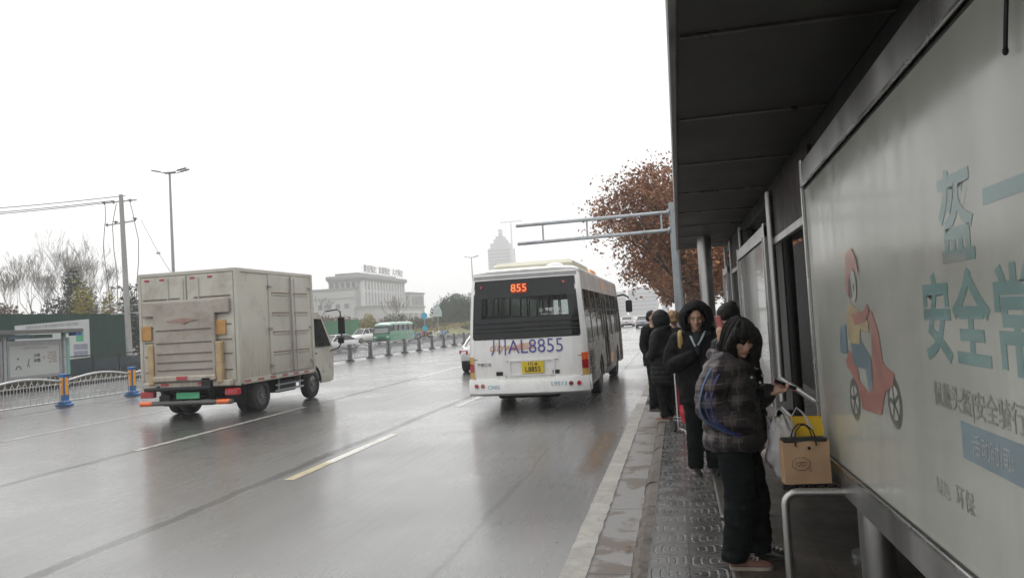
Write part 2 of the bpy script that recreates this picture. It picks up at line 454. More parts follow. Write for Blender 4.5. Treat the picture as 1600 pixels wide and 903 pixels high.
def slab(name, x0, x1, y0, y1, z0, z1, mat, label=None):
    return tag(MB().bx(x0, x1, y0, y1, z0, z1).build(name, mat), label, None, None, 'structure')
slab('pavement', -0.305, 0.225, -3, 120, -0.02, 0.15, TILE)
slab('pavement', 0.225, 0.245, -3, 120, -0.02, 0.154, P('grey joint strip', (.13, .125, .115), .7, 0, .4, 6))
slab('pavement', 0.245, 6.0, -3, 120, -0.02, 0.149, SLAB)

# rust stain and oil, cover plate in the gutter
t = NT('rust stain on asphalt'); n = t.noise(7, 6, None, 0.75)
xyz = t.sep(); gen = t.sep(t._tc.outputs['Generated'])
ex = t.math('ABSOLUTE', t.math('SUBTRACT', gen[0], 0.5)); ey = t.math('ABSOLUTE', t.math('SUBTRACT', gen[1], 0.5))
m_ = t.math('MULTIPLY', t.ramp(t.math('ADD', ex, t.math('MULTIPLY', n, 0.5)), 0.35, 0.68, 1, 0), t.ramp(t.math('ADD', ey, t.math('MULTIPLY', n, 0.3)), 0.40, 0.62, 1, 0))
m_ = t.math('MULTIPLY', m_, t.ramp(t.noise(4, 7, t.scaled((3, 1, 1)), 0.8), 0.30, 0.60, 0.0, 0.85))
t.set((0.15, 0.088, 0.036), 0.5, spec=.4); tr = t.n.new('ShaderNodeBsdfTransparent'); mx = t.n.new('ShaderNodeMixShader')
t.l.new(m_, mx.inputs[0]); t.l.new(tr.outputs[0], mx.inputs[1]); t.l.new(t.p.outputs[0], mx.inputs[2]); t.l.new(mx.outputs[0], t.out.inputs[0])
sheet('rust_stain', -1.38, -0.98, 8.5, 12.6, 0.003, t.m)
mb = MB()
mb.bx(-0.76, -0.40, 15.5, 16.15, 0.004, 0.02)
for i in range(8): mb.bx(-0.74, -0.42, 15.55 + i * 0.07, 15.58 + i * 0.07, 0.02, 0.028)
tag(mb.build('drain_cover', P('cast iron', (0.06, 0.055, 0.05), 0.55, 0.6)), 'cast iron drain cover set in the gutter', 'drain cover')

# verges over the road
slab('far_pavement', -46, -27.0, 10, 50, -0.02, 0.14, P('far pavement', (0.12, 0.115, 0.105), 0.6, 0, 0.2, 1))
mb = MB(); mb.bx(-27.25, -27.0, 10, 50, -0.02, 0.17); tag(mb.build('far_kerb', CONC), None, None, None, 'structure')

# litter and leaves
random.seed(5)
LEAFB = P('fallen leaf brown', (0.16, 0.075, 0.03), 0.7, 0, 0.4, 10)
def leafpts(c, r, a, tilt):
    M = Matrix.Translation(c) @ Matrix.Rotation(a, 4, 'Z') @ Matrix.Rotation(tilt, 4, 'X')
    sh = [(0, -1), (.5, -.55), (.95, -.2), (.55, .05), (.75, .6), (.25, .45), (0, 1), (-.25, .45), (-.75, .6), (-.55, .05), (-.95, -.2), (-.5, -.55)]
    return [M @ Vector((x * r, y * r, 0.12 * r * (abs(x) * 1.5))) for x, y in sh]
spots = [(-0.50, 6.03, .03, .05)] + [(random.uniform(-1.1, .2), random.uniform(5, 30), random.uniform(.012, .03), .02) for _ in range(26)]
for i, (x, y, r, z) in enumerate(spots):
    b = .155 if x > -.3 else (.145 if x > -.44 else .012)
    o = MB().face(leafpts((x, y, b + z * .3), r, random.uniform(0, 6), random.uniform(-.3, .3))).build('fallen_leaf', LEAFB)
    if i == 0: tag(o, 'curled orange brown leaf lying in the gutter nearest the camera', 'leaf')
    else: tag(o, 'small brown leaf fallen on the wet ground by the kerb', 'leaf', 'fallen leaves along the kerb')
# ------------------------------------------------------------------ bus shelter
PX = 0.95      # plane of the advert cases
SH_TILT = -math.atan(0.025)
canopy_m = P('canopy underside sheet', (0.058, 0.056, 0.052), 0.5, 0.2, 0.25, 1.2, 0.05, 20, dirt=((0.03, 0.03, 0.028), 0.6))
frame_dark = P('dark brown fascia board', (0.028, 0.018, 0.014), 0.6, 0.0, 0.3, 3, spec=.2)
sh = thing('bus_shelter', 'long dark bus shelter with steel posts and a flat metal canopy', 'bus shelter', (0, 0, 0))
zc = 3.15
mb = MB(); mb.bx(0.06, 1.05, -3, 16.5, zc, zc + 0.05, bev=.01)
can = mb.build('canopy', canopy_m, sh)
mb = MB(); mb.bx(0.03, 0.075, -3, 16.52, zc - 0.03, zc + 0.1, bev=.008); mb.build('edge_trim', STEEL, can)
for y in (-1.4, 0.2, 1.9, 3.65, 5.25, 6.9, 8.6, 10.3, 12, 13.7, 15.3): MB().bx(0.09, 1.04, y - 0.018, y + 0.018, zc - 0.012, zc + 0.001).build('seam_strip', P('seam strip metal', (0.16, 0.155, 0.145), 0.3, 0.7, dirt=((.03, .03, .028), .8)), can)
mb = MB(); mb.bx(1.05, 1.22, -3, 16.5, zc - 0.16, zc + 0.12, bev=.01); mb.bx(1.22, 2.5, -3, 16.5, zc + .02, zc + .1); mb.build('roof_beam', DARKM, sh)
for y in (-0.7, 5.45, 8.15, 11.75, 14.3):
    mb = MB(); mb.cyl((1.13, y, 0.15), (1.13, y, zc - .16), 0.055, n=16); mb.cyl((1.13, y, 0.15), (1.13, y, 0.18), 0.11, n=16)
    mb.cyl((1.13, y, zc - .2), (1.13, y, zc - .17), 0.09, n=16)
    mb.build('post', STEEL if y < 6 else DARKM, sh, True)  # far posts in dark metal: shade of the open bays put into their colour
mb = MB(); mb.cyl((0.535, 14.2, 0.14), (0.535, 14.2, zc), 0.125, n=24); mb.build('round_column', STEEL, sh, True)
mb = MB(); mb.cyl((1.10, 5.05, 0.14), (1.10, 5.05, 0.75), 0.10, n=24); mb.build('stub_column', STEEL, sh, True)
mb = MB(); mb.cyl((1.10, 2.2, 0.14), (1.10, 2.2, 0.75), 0.10, n=24); mb.build('stub_column', STEEL, sh, True)
# open bays with fascia board, rails and braces
def bay(y0, y1):
    mb = MB(); mb.bx(PX + .03, PX + .06, y0 + .06, y1 - .05, 2.52, 3.0); mb.build('fascia_board', frame_dark, sh)
    mb = MB(); mb.bx(PX + .02, PX + .07, y0 + .04, y1 - .03, 2.45, 2.52, bev=.006); mb.build('cross_rail', STEEL, sh)
    mb = MB(); mb.cyl((PX, y0, 1.12), (PX, y1, 1.12), 0.024, n=12); mb.build('hand_rail', STEEL, sh, True)
    mb = MB(); mb.cyl((PX, y0, .82), (PX, y1, .82), 0.018, n=12); mb.build('hand_rail', STEEL, sh, True)
    for (a, b) in (((y0 + .25, 2.45), (y1 - 1.1, 1.55)), ((y0 + 1.5, 2.45), (y1 - .3, 1.7))):
        mb = MB(); mb.box((1.45, (a[0] + b[0]) / 2, (a[1] + b[1]) / 2), (.012, .05, math.dist(a, b)), rx=math.atan2(-(b[0] - a[0]), (b[1] - a[1]))); mb.build('brace', GALV, sh)
bay(5.7, 8.0); bay(11.7, 14.1)
for y in (8.0,):
    mb = MB(); mb.cyl((PX + .0, y - .1, .9), (PX + .0, y - .1, 2.98), 0.035, n=14); mb.build('upright_tube', STEEL, sh, True)
for y in (11.8, 14.0, 15.5):
    mb = MB(); mb.bx(PX, PX + .06, y - .03, y + .03, .6, 3.05, bev=.01); mb.build('upright_tube', STEEL, sh)
for y in (14.3, 14.9):
    mb = MB(); mb.box((PX + .02, y, 2.0), (.02, .05, 1.6), rx=.32); mb.build('brace', GALV, sh)

# advert cases
t = NT('foggy poster glass'); n = t.noise(0.9, 4, t.scaled((1, 1, .5))); n2 = t.noise(5, 5, t.scaled((1, 1.6, .25)), .6)
c = t.mix(t.ramp(n, .3, .7), (0.43, 0.44, 0.395), (0.53, 0.54, 0.49))
c = t.mix(t.ramp(n2, .5, .8, 0, .18), c, (0.22, 0.225, 0.21))
t.set(c, t.ramp(n2, .35, .7, .10, .24), spec=.6, coat=.0); POSTER = t.m
t = NT('fogged glass'); n2 = t.noise(3, 5, t.scaled((1, 1.3, .3)), .6); n3 = t.noise(1.0, 3)
t.set(t.mix(t.ramp(n3, .3, .7), (.28, .285, .25), (.36, .36, .325)), t.ramp(n2, .35, .7, .08, .22), spec=.75)
tr = t.n.new('ShaderNodeBsdfTransparent'); mx = t.n.new('ShaderNodeMixShader'); t.l.new(t.ramp(n2, .3, .75, .08, .14), mx.inputs[0])
t.l.new(tr.outputs[0], mx.inputs[1]); t.l.new(t.p.outputs[0], mx.inputs[2]); t.l.new(mx.outputs[0], t.out.inputs[0]); FOGG = t.m
def advert_case(y0, y1, z0, z1, label, tilt=0.0, fr=.16, pmat=POSTER):
    o = thing('advert_case', label, 'billboard', (PX, y1, 0)); L = y1 - y0
    def wz(p):            # the case climbs a little towards the near end
        return Vector((p.x, p.y, p.z + (-p.y) * tilt))
    N = 1
    mb = MB()
    mb.bx(-.05, .13, -L, 0, z0, z0 + fr, bev=.008); mb.bx(-.05, .13, -L, 0, z1 - fr, z1, bev=.008)
    mb.bx(-.052, .13, -.07, 0.002, z0, z1 + .03, bev=.008); mb.bx(-.052, .13, -L, -L + .07, z0, z1 + .02, bev=.008)
    mb.build('case_frame', STEEL, o, warp=wz)
    mb = MB(); a, b = z0 + fr, z1 - fr
    mb.bx(-.062, -.05, -L + .07, -.07, a, a + .02, bev=.003); mb.bx(-.062, -.05, -L + .07, -.07, b - .02, b, bev=.003)
    mb.bx(-.062, -.05, -.09, -.072, a, b, bev=.003); mb.bx(-.062, -.05, -L + .072, -L + .09, a, b, bev=.003)
    mb.build('glass_trim', P('bright trim', (.5, .5, .49), .25, .95), o, warp=wz)
    mb = MB(); mb.bx(-.03, -.02, -L + .08, -.08, a + .01, b - .01); mb.build('gasket', BLACK, o, warp=wz)
    mb = MB(); mb.bx(-.037, -.031, -L + .085, -.085, a + .022, b - .035)
    mb.build('poster', pmat, o, warp=wz)
    MB().bx(-.0505, -.0485, -L + .085, -.085, a + .022, b - .035).build('fogged_glass', FOGG, o, warp=wz)
    mb = MB(); mb.bx(.0, .11, -L + .07, -.07, z0 + .05, z1 - .05); mb.build('back_panel', DARKM, o, warp=wz)
    return o, wz
ad, wz = advert_case(1.0, 5.66, .66, 2.83, 'large fogged advert case with blue green characters and a red scooter picture', tilt=.025)
TEAL = P('faded teal print', (.12, .27, .26), .35, 0, .12, 5, coat=.5)
GREYP = P('faded grey print', (.25, .25, .225), .35, 0, .1, 5, coat=.5)
BLUEP = P('faded blue print', (.17, .26, .31), .35, 0, .25, 2, coat=.5)
PALEP = P('pale print', (.40, .43, .43), .35, 0, .1, 5, coat=.5)
REDP = P('faded red print', (.44, .18, .15), .35, 0, .15, 5, coat=.5)
YELP = P('faded yellow print', (.50, .40, .22), .35, 0, .15, 5, coat=.5)
BLKP = P('faded black print', (.12, .12, .11), .35, 0, .15, 5, coat=.5)
WHTP = P('faded white print', (.55, .55, .50), .35, 0, .1, 5, coat=.5)
# poster letters: characters measured on the plane, far end of the case is at y = 5.66
def adtext(s, y, z, size, mat, bold=0, sx=1, layer=0):
    # world y,z -> local; reading direction is towards the camera (-Y)
    return text(s, size, mat, 'poster_lettering', ad, facing((-.0385 - .001 * layer, y - 5.66, z), (0, -1, 0)), bold=bold, ext=.0003, sx=sx)
adtext('盔', 2.75, 2.085, .33, TEAL, .009, .95)
adtext('一', 2.36, 2.11, .30, TEAL, .012, 1)
adtext('戴', 1.98, 2.1, .33, TEAL, .009, .95)
for ch, y in (('安', 3.01), ('全', 2.685), ('常', 2.35), ('在', 2.02)): adtext(ch, y, 1.745, .33, TEAL, .009, .95)
adtext('佩戴头盔|安全骑行|文明', 2.62, 1.485 , .098, GREYP, .001, .95)
adtext('出行', 1.98, 1.485, .098, GREYP, .001, .95)
adtext('环保', 2.87, 1.145, .085, GREYP, .001, 1)
adtext('绿色', 3.09, 1.135, .075, P('very faded print', (.32, .32, .28), .35), 0, 1)
mb = MB(); mb.box((-.0380, 2.25 - 5.66, 1.36), (.0006, 1.2, .125)); mb.build('printed_band', BLUEP, ad)
adtext('活动时间:', 2.60, 1.355, .075, PALEP, .0, 1, 1); adtext('18:00', 2.27, 1.385, .05, PALEP, .0, 1, 1); adtext('15:30', 2.27, 1.33, .05, PALEP, 0, 1, 1)
# printed scooter and rider (plain figure)
def flat(name, pts, mat, layer=0):
    x = -.0382 - .0008 * layer
    mb = MB(); mb.poly([(x, y - 5.66, z) for y, z in pts], (-.0003, 0, 0)); return mb.build(name, mat, ad)
def disc(cy, cz, ry, rz, n=24, a0=0): return [(cy + ry * cos(a0 + 2 * pi * i / n), cz + rz * sin(a0 + 2 * pi * i / n)) for i in range(n)]
pr = []
flat('printed_wheel', disc(4.46, 1.31, .125, .115), BLKP, 0); flat('printed_wheel', disc(3.66, 1.385, .115, .115), BLKP, 0)
flat('printed_hub', disc(4.46, 1.31, .085, .078), WHTP, 1); flat('printed_hub', disc(3.66, 1.385, .078, .078), WHTP, 1)
for cyy, czz in ((4.46, 1.31), (3.66, 1.385)):
    for q in range(5):
        a = q * 2 * pi / 5
        flat('printed_spoke', [(cyy + .012 * sin(a), czz - .012 * cos(a)), (cyy + .085 * cos(a), czz + .085 * sin(a)), (cyy + .085 * cos(a + .25), czz + .085 * sin(a + .25)), (cyy - .012 * sin(a), czz + .012 * cos(a))], BLKP, 2)
flat('printed_scooter', [(4.62, 1.5), (4.5, 1.58), (4.35, 1.52), (4.3, 1.42), (4.1, 1.38), (4.02, 1.45), (3.98, 1.72), (4.05, 1.78), (3.95, 1.8), (3.85, 1.7), (3.8, 1.55), (3.62, 1.52), (3.66, 1.46), (3.8, 1.42), (3.9, 1.3), (4.28, 1.28), (4.36, 1.4)], REDP, 3)
flat('printed_legs', [(4.45, 1.62), (4.25, 1.66), (4.02, 1.56), (4.04, 1.4), (4.12, 1.4), (4.14, 1.5), (4.4, 1.5)], BLUEP, 4)
flat('printed_jacket', [(4.48, 1.62), (4.5, 1.78), (4.38, 1.84), (4.22, 1.8), (4.02, 1.74), (4.02, 1.69), (4.2, 1.7), (4.24, 1.62)], YELP, 5)
flat('printed_box', [(4.75, 1.55), (4.72, 1.7), (4.55, 1.72), (4.55, 1.56)], BLUEP, 4)
flat('printed_face', disc(4.29, 1.93, .075, .085), WHTP, 6)
flat('printed_eye', disc(4.27, 1.92, .014, .022, 12), BLKP, 8); flat('printed_arm', [(4.36, 1.78), (4.3, 1.72), (4.08, 1.74), (3.98, 1.79), (4.0, 1.83), (4.12, 1.79)], REDP, 8); flat('printed_hair', [(4.36, 1.99), (4.37, 1.86), (4.31, 1.87), (4.33, 1.96)], BLKP, 7)
flat('printed_helmet', [(4.14, 1.98), (4.18, 2.07), (4.28, 2.13), (4.4, 2.1), (4.46, 1.99), (4.45, 1.9), (4.4, 1.86), (4.38, 1.96), (4.26, 2.02)], REDP, 7)

c2, _ = advert_case(8.12, 11.7, .66, 2.68, 'weathered advert case with grimy glass beyond the open shelter bay', fr=.13,
                    pmat=P('grimy glass', (.26, .26, .24), .12, 0, .2, 2, coat=.6, dirt=((.07, .065, .05), .7), stretch=(1, 1, .4)))
c3, _ = advert_case(14.15, 15.45, .66, 2.6, 'narrow advert case at the far end of the shelter', fr=.12, pmat=P('grimy glass', (.26, .26, .24)))
# wall behind the shelter, the darkness of the bay painted into its black colour
t = NT('shade black hoarding'); xyz = t.sep(); w = t.math('SINE', t.math('MULTIPLY', xyz[1], 40)); n = t.noise(1, 4)
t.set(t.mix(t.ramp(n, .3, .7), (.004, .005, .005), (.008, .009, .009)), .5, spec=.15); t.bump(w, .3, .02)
mb = MB(); mb.bx(2.5, 2.56, -3, 19, .14, 3.1); tag(mb.build('hoarding_wall', t.m), 'corrugated hoarding behind the bus shelter, blackened for the shade of the bay', 'wall')

mb = MB(); mb.tube([(.93, 2.17, 2.72), (.888, 2.175, 2.64), (.885, 2.19, 2.56), (.884, 2.205, 2.485)], .006, 6); mb.ell((.884, 2.205, 2.482), (.008, .008, .012)); tag(mb.build('loose_wire', BLACK, None, True), 'short loose black wire hanging over the top of the large advert case', 'wire')
# bench
bn = thing('bench', 'tubular steel bench with dark slatted seat beside the advert case', 'bench', (0, 0, .15))
def hoop(y):
    mb = MB(); R_ = .07; x0, x1, zt = .56, 1.0, .555
    pts = [(x0, y, 0)] + [(x0, y, zt - R_ - .2 * i / 3) for i in (3, 2, 1, 0)] + [(x0 + R_ - R_ * cos(a), y, zt - R_ + R_ * sin(a)) for a in (.4, .8, 1.2, pi / 2)] + [(x1, y, zt)]
    mb.tube(pts, .026, 14); mb.build('leg', STEEL, bn, True)
hoop(4.9); hoop(6.55); hoop(8.1)
mb = MB()
for i in range(7): mb.bx(.60 + i * .055, .64 + i * .055, 4.96, 8.05, .57, .59, bev=.004)
mb.build('seat', P('dark seat slats', (.03, .027, .024), .35, .2, .2, 5), bn)
for y in (5.0, 6.6, 8.0): MB().bx(.57, .97, y, y + .04, .545, .572).build('seat_bracket', DARKM, bn)

# bags on the bench (seat top z = .74)
KR = P('kraft tote fabric', (.42, .27, .16), .8, 0, .08, 3, .2, 120)
tb = thing('tote_bag', 'tan tote bag with black handles and a line drawn heart cloud on the bench end', 'bag', (.705, 5.0, .745), rad(8)); tb.scale = (.9, .9, .92)
def bagmesh(w, d, h, flare=.9, jit=.004, nx=14, nz=12, seed=1, top_open=True):
    """soft bag: four walls, open top, a little thickness"""
    mb = MB(); random.seed(seed)
    for s_, th in ((1, 0), (1, 1)):
        rings = []
        for k in range(nz + 1):
            f = k / nz; zz = h * f
            ww = w / 2 * (1 + (flare - 1) * f); dd = d / 2 * (1 - .35 * f)
            if th: ww -= .004; dd -= .004; zz = max(zz, .004)
            ring = []
            for i in range(4 * nx):
                q, r = divmod(i, nx); a = r / nx * 2 - 1
                x, y = ((a * ww, -dd), (ww, a * dd), (-a * ww, dd), (-ww, -a * dd))[q]
                bul = .006 * sin(pi * f)
                y += (bul if q == 2 else (-bul if q == 0 else 0)) * cos(a * pi / 2)
                j = noise.noise(Vector((x * 9 + seed, y * 9, zz * 9))) * jit * 1.6
                ring.append((x + (j if q in (1, 3) else 0), y + (j if q in (0, 2) else 0), zz + (noise.noise(Vector((x * 12, y * 7, seed))) * .004 if k == nz else 0)))
            rings.append(ring)
        if th == 0: outer = rings
        else: inner = rings
    mb.rings(outer + list(reversed(inner)))
    return mb
bg_ = bagmesh(.305, .12, .285, 1.02, .005, seed=4).build('bag_body', KR, tb, True)
for yy in (-.05, .05):
    mb = MB(); mb.tube([(-.07 , yy, .25), (-.07, yy * .8, .3), (-.055, yy * .7, .35), (-.02, yy * .6, .385), (.02, yy * .6, .385), (.055, yy * .7, .35), (.07, yy * .8, .3), (.07, yy, .25)], .009, 8, flat=.5)
    mb.build('handle', BLACK, tb, True)
mb = MB(); mb.bx(-.15, .15, -.047, .047, .272, .30, bev=.01); mb.build('bag_lining', P('black crumpled lining', (.015, .015, .016), .5, 0, .3, 20, .8, 40), tb)
mb = MB(); mb.cyl((.02, -.049, .235), (.02, -.056, .235), .010, n=14); mb.build('snap_button', BLACK, tb, True)
cl = []
for i in range(41):
    a = 2 * pi * i / 40; r = 1 + .13 * abs(sin(a * 4))
    cl.append((-.045 + .055 * r * cos(a), -.0665, .135 + .04 * r * sin(a)))
INK = P('black ink line', (.02, .018, .016), .7)
mb = MB(); mb.tube(cl, .0016, 5); 
for dx in (-.018, .014):
    hp = []
    for i in range(25):
        a = 2 * pi * i / 24; hp.append((-.045 + dx + .0013 * 16 * sin(a) ** 3, -.0672, .135 + .0011 * (13 * cos(a) - 5 * cos(2 * a) - 2 * cos(3 * a) - cos(4 * a))))
    mb.tube(hp, .0014, 5)
mb.tube([(.005, -.067, .105), (.013, -.067, .097), (.008, -.067, .09), (.02, -.067, .085)], .0014, 5)
mb.build('line_drawing', INK, tb)

yb = thing('shopping_bag', 'bright yellow paper bag with white bags pushed in behind the tan tote', 'bag', (.73, 5.30, .745), rad(4))
bagmesh(.27, .13, .36, 1.0, .006, seed=8).build('bag_body', P('yellow paper', (.72, .46, .02), .5, 0, .08, 4), yb, True)
PLAS = NT('white plastic film'); PLAS.set((.62, .62, .63), .3); PLAS.bump(PLAS.noise(22, 4), .6, .02)
tr = PLAS.n.new('ShaderNodeBsdfTransparent'); mx = PLAS.n.new('ShaderNodeMixShader'); mx.inputs[0].default_value = .62
PLAS.l.new(tr.outputs[0], mx.inputs[1]); PLAS.l.new(PLAS.p.outputs[0], mx.inputs[2]); PLAS.l.new(mx.outputs[0], PLAS.out.inputs[0]); PLAS = PLAS.m
def crumple(name, parent, c, r, seed, mat, amp=.35):
    mb = MB(); mb.ell((0, 0, 0), (1, 1, 1), n=28, m=20)
    for v in mb.b.verts:
        k = 1 + amp * noise.noise(v.co * 2.2 + Vector((seed, 0, 0))) + amp * .5 * abs(noise.noise(v.co * 5 + Vector((0, seed, 0))))
        v.co = Vector((c[0] + v.co.x * r[0] * k, c[1] + v.co.y * r[1] * k, max(c[2] + v.co.z * r[2] * k, 0.001)))
    return mb.build(name, mat, parent, True)
wb = thing('plastic_bag', 'white plastic bag with looped handles standing against the yellow bag', 'bag', (.60, 5.17, .745))
crumple('bag_body', wb, (0, 0, .17), (.09, .08, .19), 3, PLAS)
for dx in (0, .11):
    mb = MB(); mb.tube([(-.03 + dx, 0, .3), (-.045 + dx, 0, .38), (-.01 + dx, -.01, .44), (.03 + dx, -.01, .40), (.075 + dx, -.01, .3)], [.012, .009, .008, .009, .014], 8, flat=.35); mb.build('handle', PLAS, wb, True)
pb = thing('plastic_bag', 'pale pink plastic bag low on the bench left of the tan tote', 'bag', (.60, 5.45, .745))
crumple('bag_body', pb, (0, 0, .1), (.09, .1, .12), 9, P('pink film', (.55, .42, .43), .35, 0, .1, 8))
mb = MB(); mb.tube([(-.02, 0, .18), (-.03, 0, .26), (.0, 0, .29), (.03, 0, .25), (.03, 0, .18)], [.01, .007, .006, .007, .012], 8, flat=.4); mb.build('handle', PLAS, pb, True)

# traffic gantry
g = thing('gantry', 'grey steel pole with a double bar arm reaching over the road', 'gantry', (.05, 26, .15))
mb = MB(); mb.cyl((0, 0, 0), (-.03, 0, 5.35), .16, .125, 20); mb.cyl((0, 0, 0), (0, 0, .04), .28, n=20); mb.build('pole', P('blue grey painted steel', (.26, .29, .31), .45, .4, .12, 2, dirt=((.14, .13, .12), .5)), g, True)
for z0, z1, xe in ((5.03, 5.0, -5.45), (4.42, 4.36, -5.42)):
    mb = MB(); mb.tube([(-.1, 0, z0), (xe, 0, z1)], .062, 14); mb.build('arm_bar', GALV, g, True)
    mb = MB(); mb.cyl((-.22, 0, z0), (-.17, 0, z0), .11, n=16); mb.cyl((-.14, 0, z0), (-.165, 0, z0), .11, n=16); mb.build('flange', GALV, g, True)
for x in (-.42, -2.95, -4.5):
    mb = MB(); mb.bx(x - .03, x + .03, -.02, .02, 4.42, 5.0); mb.build('strut', GALV, g)
# ------------------------------------------------------------------ vehicles
def wheel(parent, x, y, r, w, side, rimr=.58, n=28):
    """side: +1 outer face towards +x"""
    mb = MB(); prof = [(-.5, .62), (-.5, .9), (-.42, .985), (-.3, 1), (.3, 1), (.42, .985), (.5, .9), (.5, .62)]
    rings = []
    for k in range(n):
        a = 2 * pi * k / n
        rings.append([(x + px * w, y + cos(a) * pr_ * r, r + sin(a) * pr_ * r) for px, pr_ in prof])
    rings.append(rings[0])
    mb.rings(rings, True, False); bmesh.ops.remove_doubles(mb.b, verts=mb.b.verts, dist=1e-5)
    ty = mb.build('tyre', RUBBER, parent, True)
    mb = MB(); rr = rimr * r
    xo = x + side * w * .38
    mb.cyl((x - side * w * .45, y, r), (xo - side * .03, y, r), r * .63, n=n)
    mb.tube([(xo - side * .03, y, r), (xo + side * w * .06, y, r)], [r * .62, r * .6], n, False)
    mb.cyl((xo - side * .035, y, r), (xo + side * .02, y, r), r * .2, r * .16, n=16)
    for q in range(8):
        a = q * pi / 4; mb.cyl((xo - side * .035, y + cos(a) * r * .4, r + sin(a) * r * .4), (xo - side * .012, y + cos(a) * r * .4, r + sin(a) * r * .4), r * .07, n=8)
    mb.build('rim', RIM, ty, True)
    return ty

# ---------------- city bus, local frame: x right, y forward, z up, rear at y=0
bus = thing('city_bus', 'white city bus seen from behind with a lit red route number', 'bus', (-3.10, 15.2, 0), rad(0.3))
def bw_(p):
    f = max(0.0, min(1.0, (p.z - 1.0) / 1.8)); g = max(0, (p.z - 2.45) / .4)
    x = p.x * (1 - .085 * f ** 1.4)
    y = p.y + (.13 * f ** 1.3 + .1 * g * g if p.y < 1.0 else 0) * (1 - max(0, p.y)) - (0.25 * f if p.y > 9.6 else 0)
    if p.y < .5: y += .10 * (abs(p.x) / 1.25) ** 4
    return Vector((x, y, p.z))
BUSW = P('bus white paint', (.76, .76, .75), .22, 0, .04, 1.5, coat=.5, dirt=((.42, .40, .36), .35))
BUSG = P('bus side grey paint', (.085, .074, .058), .28, 0, .25, 2, coat=.2, dirt=((.09, .08, .065), .6))
L_ = 10.6; HW = 1.25
mb = MB()
# rear wall with glazed opening, subdivided for the curve
for i in range(12):
    a = -HW + .1 + (2 * HW - .2) * i / 12; b = -HW + .1 + (2 * HW - .2) * (i + 1) / 12
    mb.bx(a, b, 0, .05, .62, 1.46);
mb.build('rear_body', BUSW, bus, True, warp=bw_); mb = MB()
for i in range(12):
    a = -HW + .1 + (2 * HW - .2) * i / 12; b = -HW + .1 + (2 * HW - .2) * (i + 1) / 12; mb.bx(a, b, 0.0, .05, 2.7, 2.82)
mb.build('rear_body', BUSW, bus, True, warp=bw_)
# corner pillars
for sx_ in (-1, 1):
    for y0, sy in ((0, 1), (L_, -1)):
        prof = [(sx_ * (HW - .12 + .12 * sin(a)), y0 + sy * (.12 - .12 * cos(a))) for a in [pi / 2 * q / 6 for q in range(7)]]
        prof += [(sx_ * (HW - .05), y0 + sy * .12), (sx_ * (HW - .12), y0 + sy * .05)]
        zs = [.42, .6, 1.0, 1.3, 1.7, 2.1, 2.45, 2.7, 2.82]
        mb = MB(); mb.rings([[(px, py, z) for px, py in prof] for z in zs]); mb.build('corner_panel', BUSW, bus, True, warp=bw_)
pass
# roof with rounded edges
mb = MB(); rings = []
for y in [0.02, .06, .15, .4, 1, 3, 6, 9, 9.9, 10.4, 10.58]:
    sh_ = -.05 if y < .05 or y > 10.5 else (-.02 if y < .12 else 0)
    r = []
    for q in range(13):
        a = pi * q / 12
        ca, sa = cos(a), sin(a)
        r.append((HW * (abs(ca) ** .35) * (1 if ca > 0 else -1), y, 2.78 + (.16 + sh_) * (sa ** .6 if sa > 0 else 0)))
    rings.append(r)
mb.rings(rings)
mb.build('roof', BUSW, bus, True, warp=bw_)
# sides: windows band is dark glass, lower panels grey with arches
def side(sx_):
    mb = MB(); x = sx_ * HW; th = -sx_ * .04
    def P2(pts): mb.poly([(x, y, z) for y, z in pts], (th, 0, 0))
    def arch(yc, r, n=10): return [(yc - r * cos(pi * q / n), .42 + r * sin(pi * q / n) * .92) for q in range(n + 1)]
    for seg in ([(.12, 1.28), (.12, .42)] + arch(2.95, .56) + [(4.2, .42), (4.2, 1.28)],
                [(5.5, 1.28), (5.5, .36), (7.3, .36)] + arch(8.1, .54) + [(9.2, .36), (9.2, 1.28)]): P2(seg)
    for a, b in ((.12, .36), (1.55, 1.62), (2.75, 2.82), (4.1, 4.2), (5.5, 5.6), (6.8, 6.87), (8.1, 8.17), (9.12, 9.2), (10.4, 10.48)): mb.bx(x, x + th, a, b, 1.28, 2.42)
    mb.build('side_panel', BUSG, bus, warp=bw_)
    mb = MB(); mb.bx(x, x + th, .12, 10.48, 2.42, 2.80); mb.build('cant_rail', BUSW, bus, warp=bw_)
    for a, b in ((.36, 1.55), (1.62, 2.75), (2.82, 4.1), (5.6, 6.8), (6.87, 8.1), (8.17, 9.12)):
        mb = MB(); mb.bx(x - sx_ * .012, x - sx_ * .018, a, b, 1.28, 2.42)
        w = mb.build('side_window', GL_BUS, bus, warp=bw_)
        mb = MB(); mb.bx(x - sx_ * .002, x - sx_ * .012, a, b, 1.98, 2.01); mb.bx(x - sx_ * .002, x - sx_ * .012, (a + b) / 2 - .015, (a + b) / 2 + .015, 2.0, 2.42); mb.build('window_bar', BLACK, w, warp=bw_)
    for (a, b) in ((4.2, 5.5), (9.2, 10.4)):
        if sx_ > 0:
            for q in (0, 1):
                a2 = a + (b - a) / 2 * q; b2 = a2 + (b - a) / 2
                mb = MB(); mb.wall('x', x - .03, .03, a2 + .01, b2 - .01, .36, 2.42, [(a2 + .07, b2 - .07, .5, 2.3)]); d = mb.build('door', BLACK, bus, warp=bw_)
                mb = MB(); mb.bx(x - .02, x - .014, a2 + .07, b2 - .07, .5, 2.3); mb.build('door_glass', GL_BUS, d, warp=bw_)
        else:
            mb = MB(); mb.bx(x, x + th, a, b, .36, 1.28); mb.build('side_panel', BUSG, bus, warp=bw_)
            mb = MB(); mb.bx(x - sx_ * .012, x - sx_ * .018, a, b, 1.28, 2.42); mb.build('side_window', GL_BUS, bus, warp=bw_)
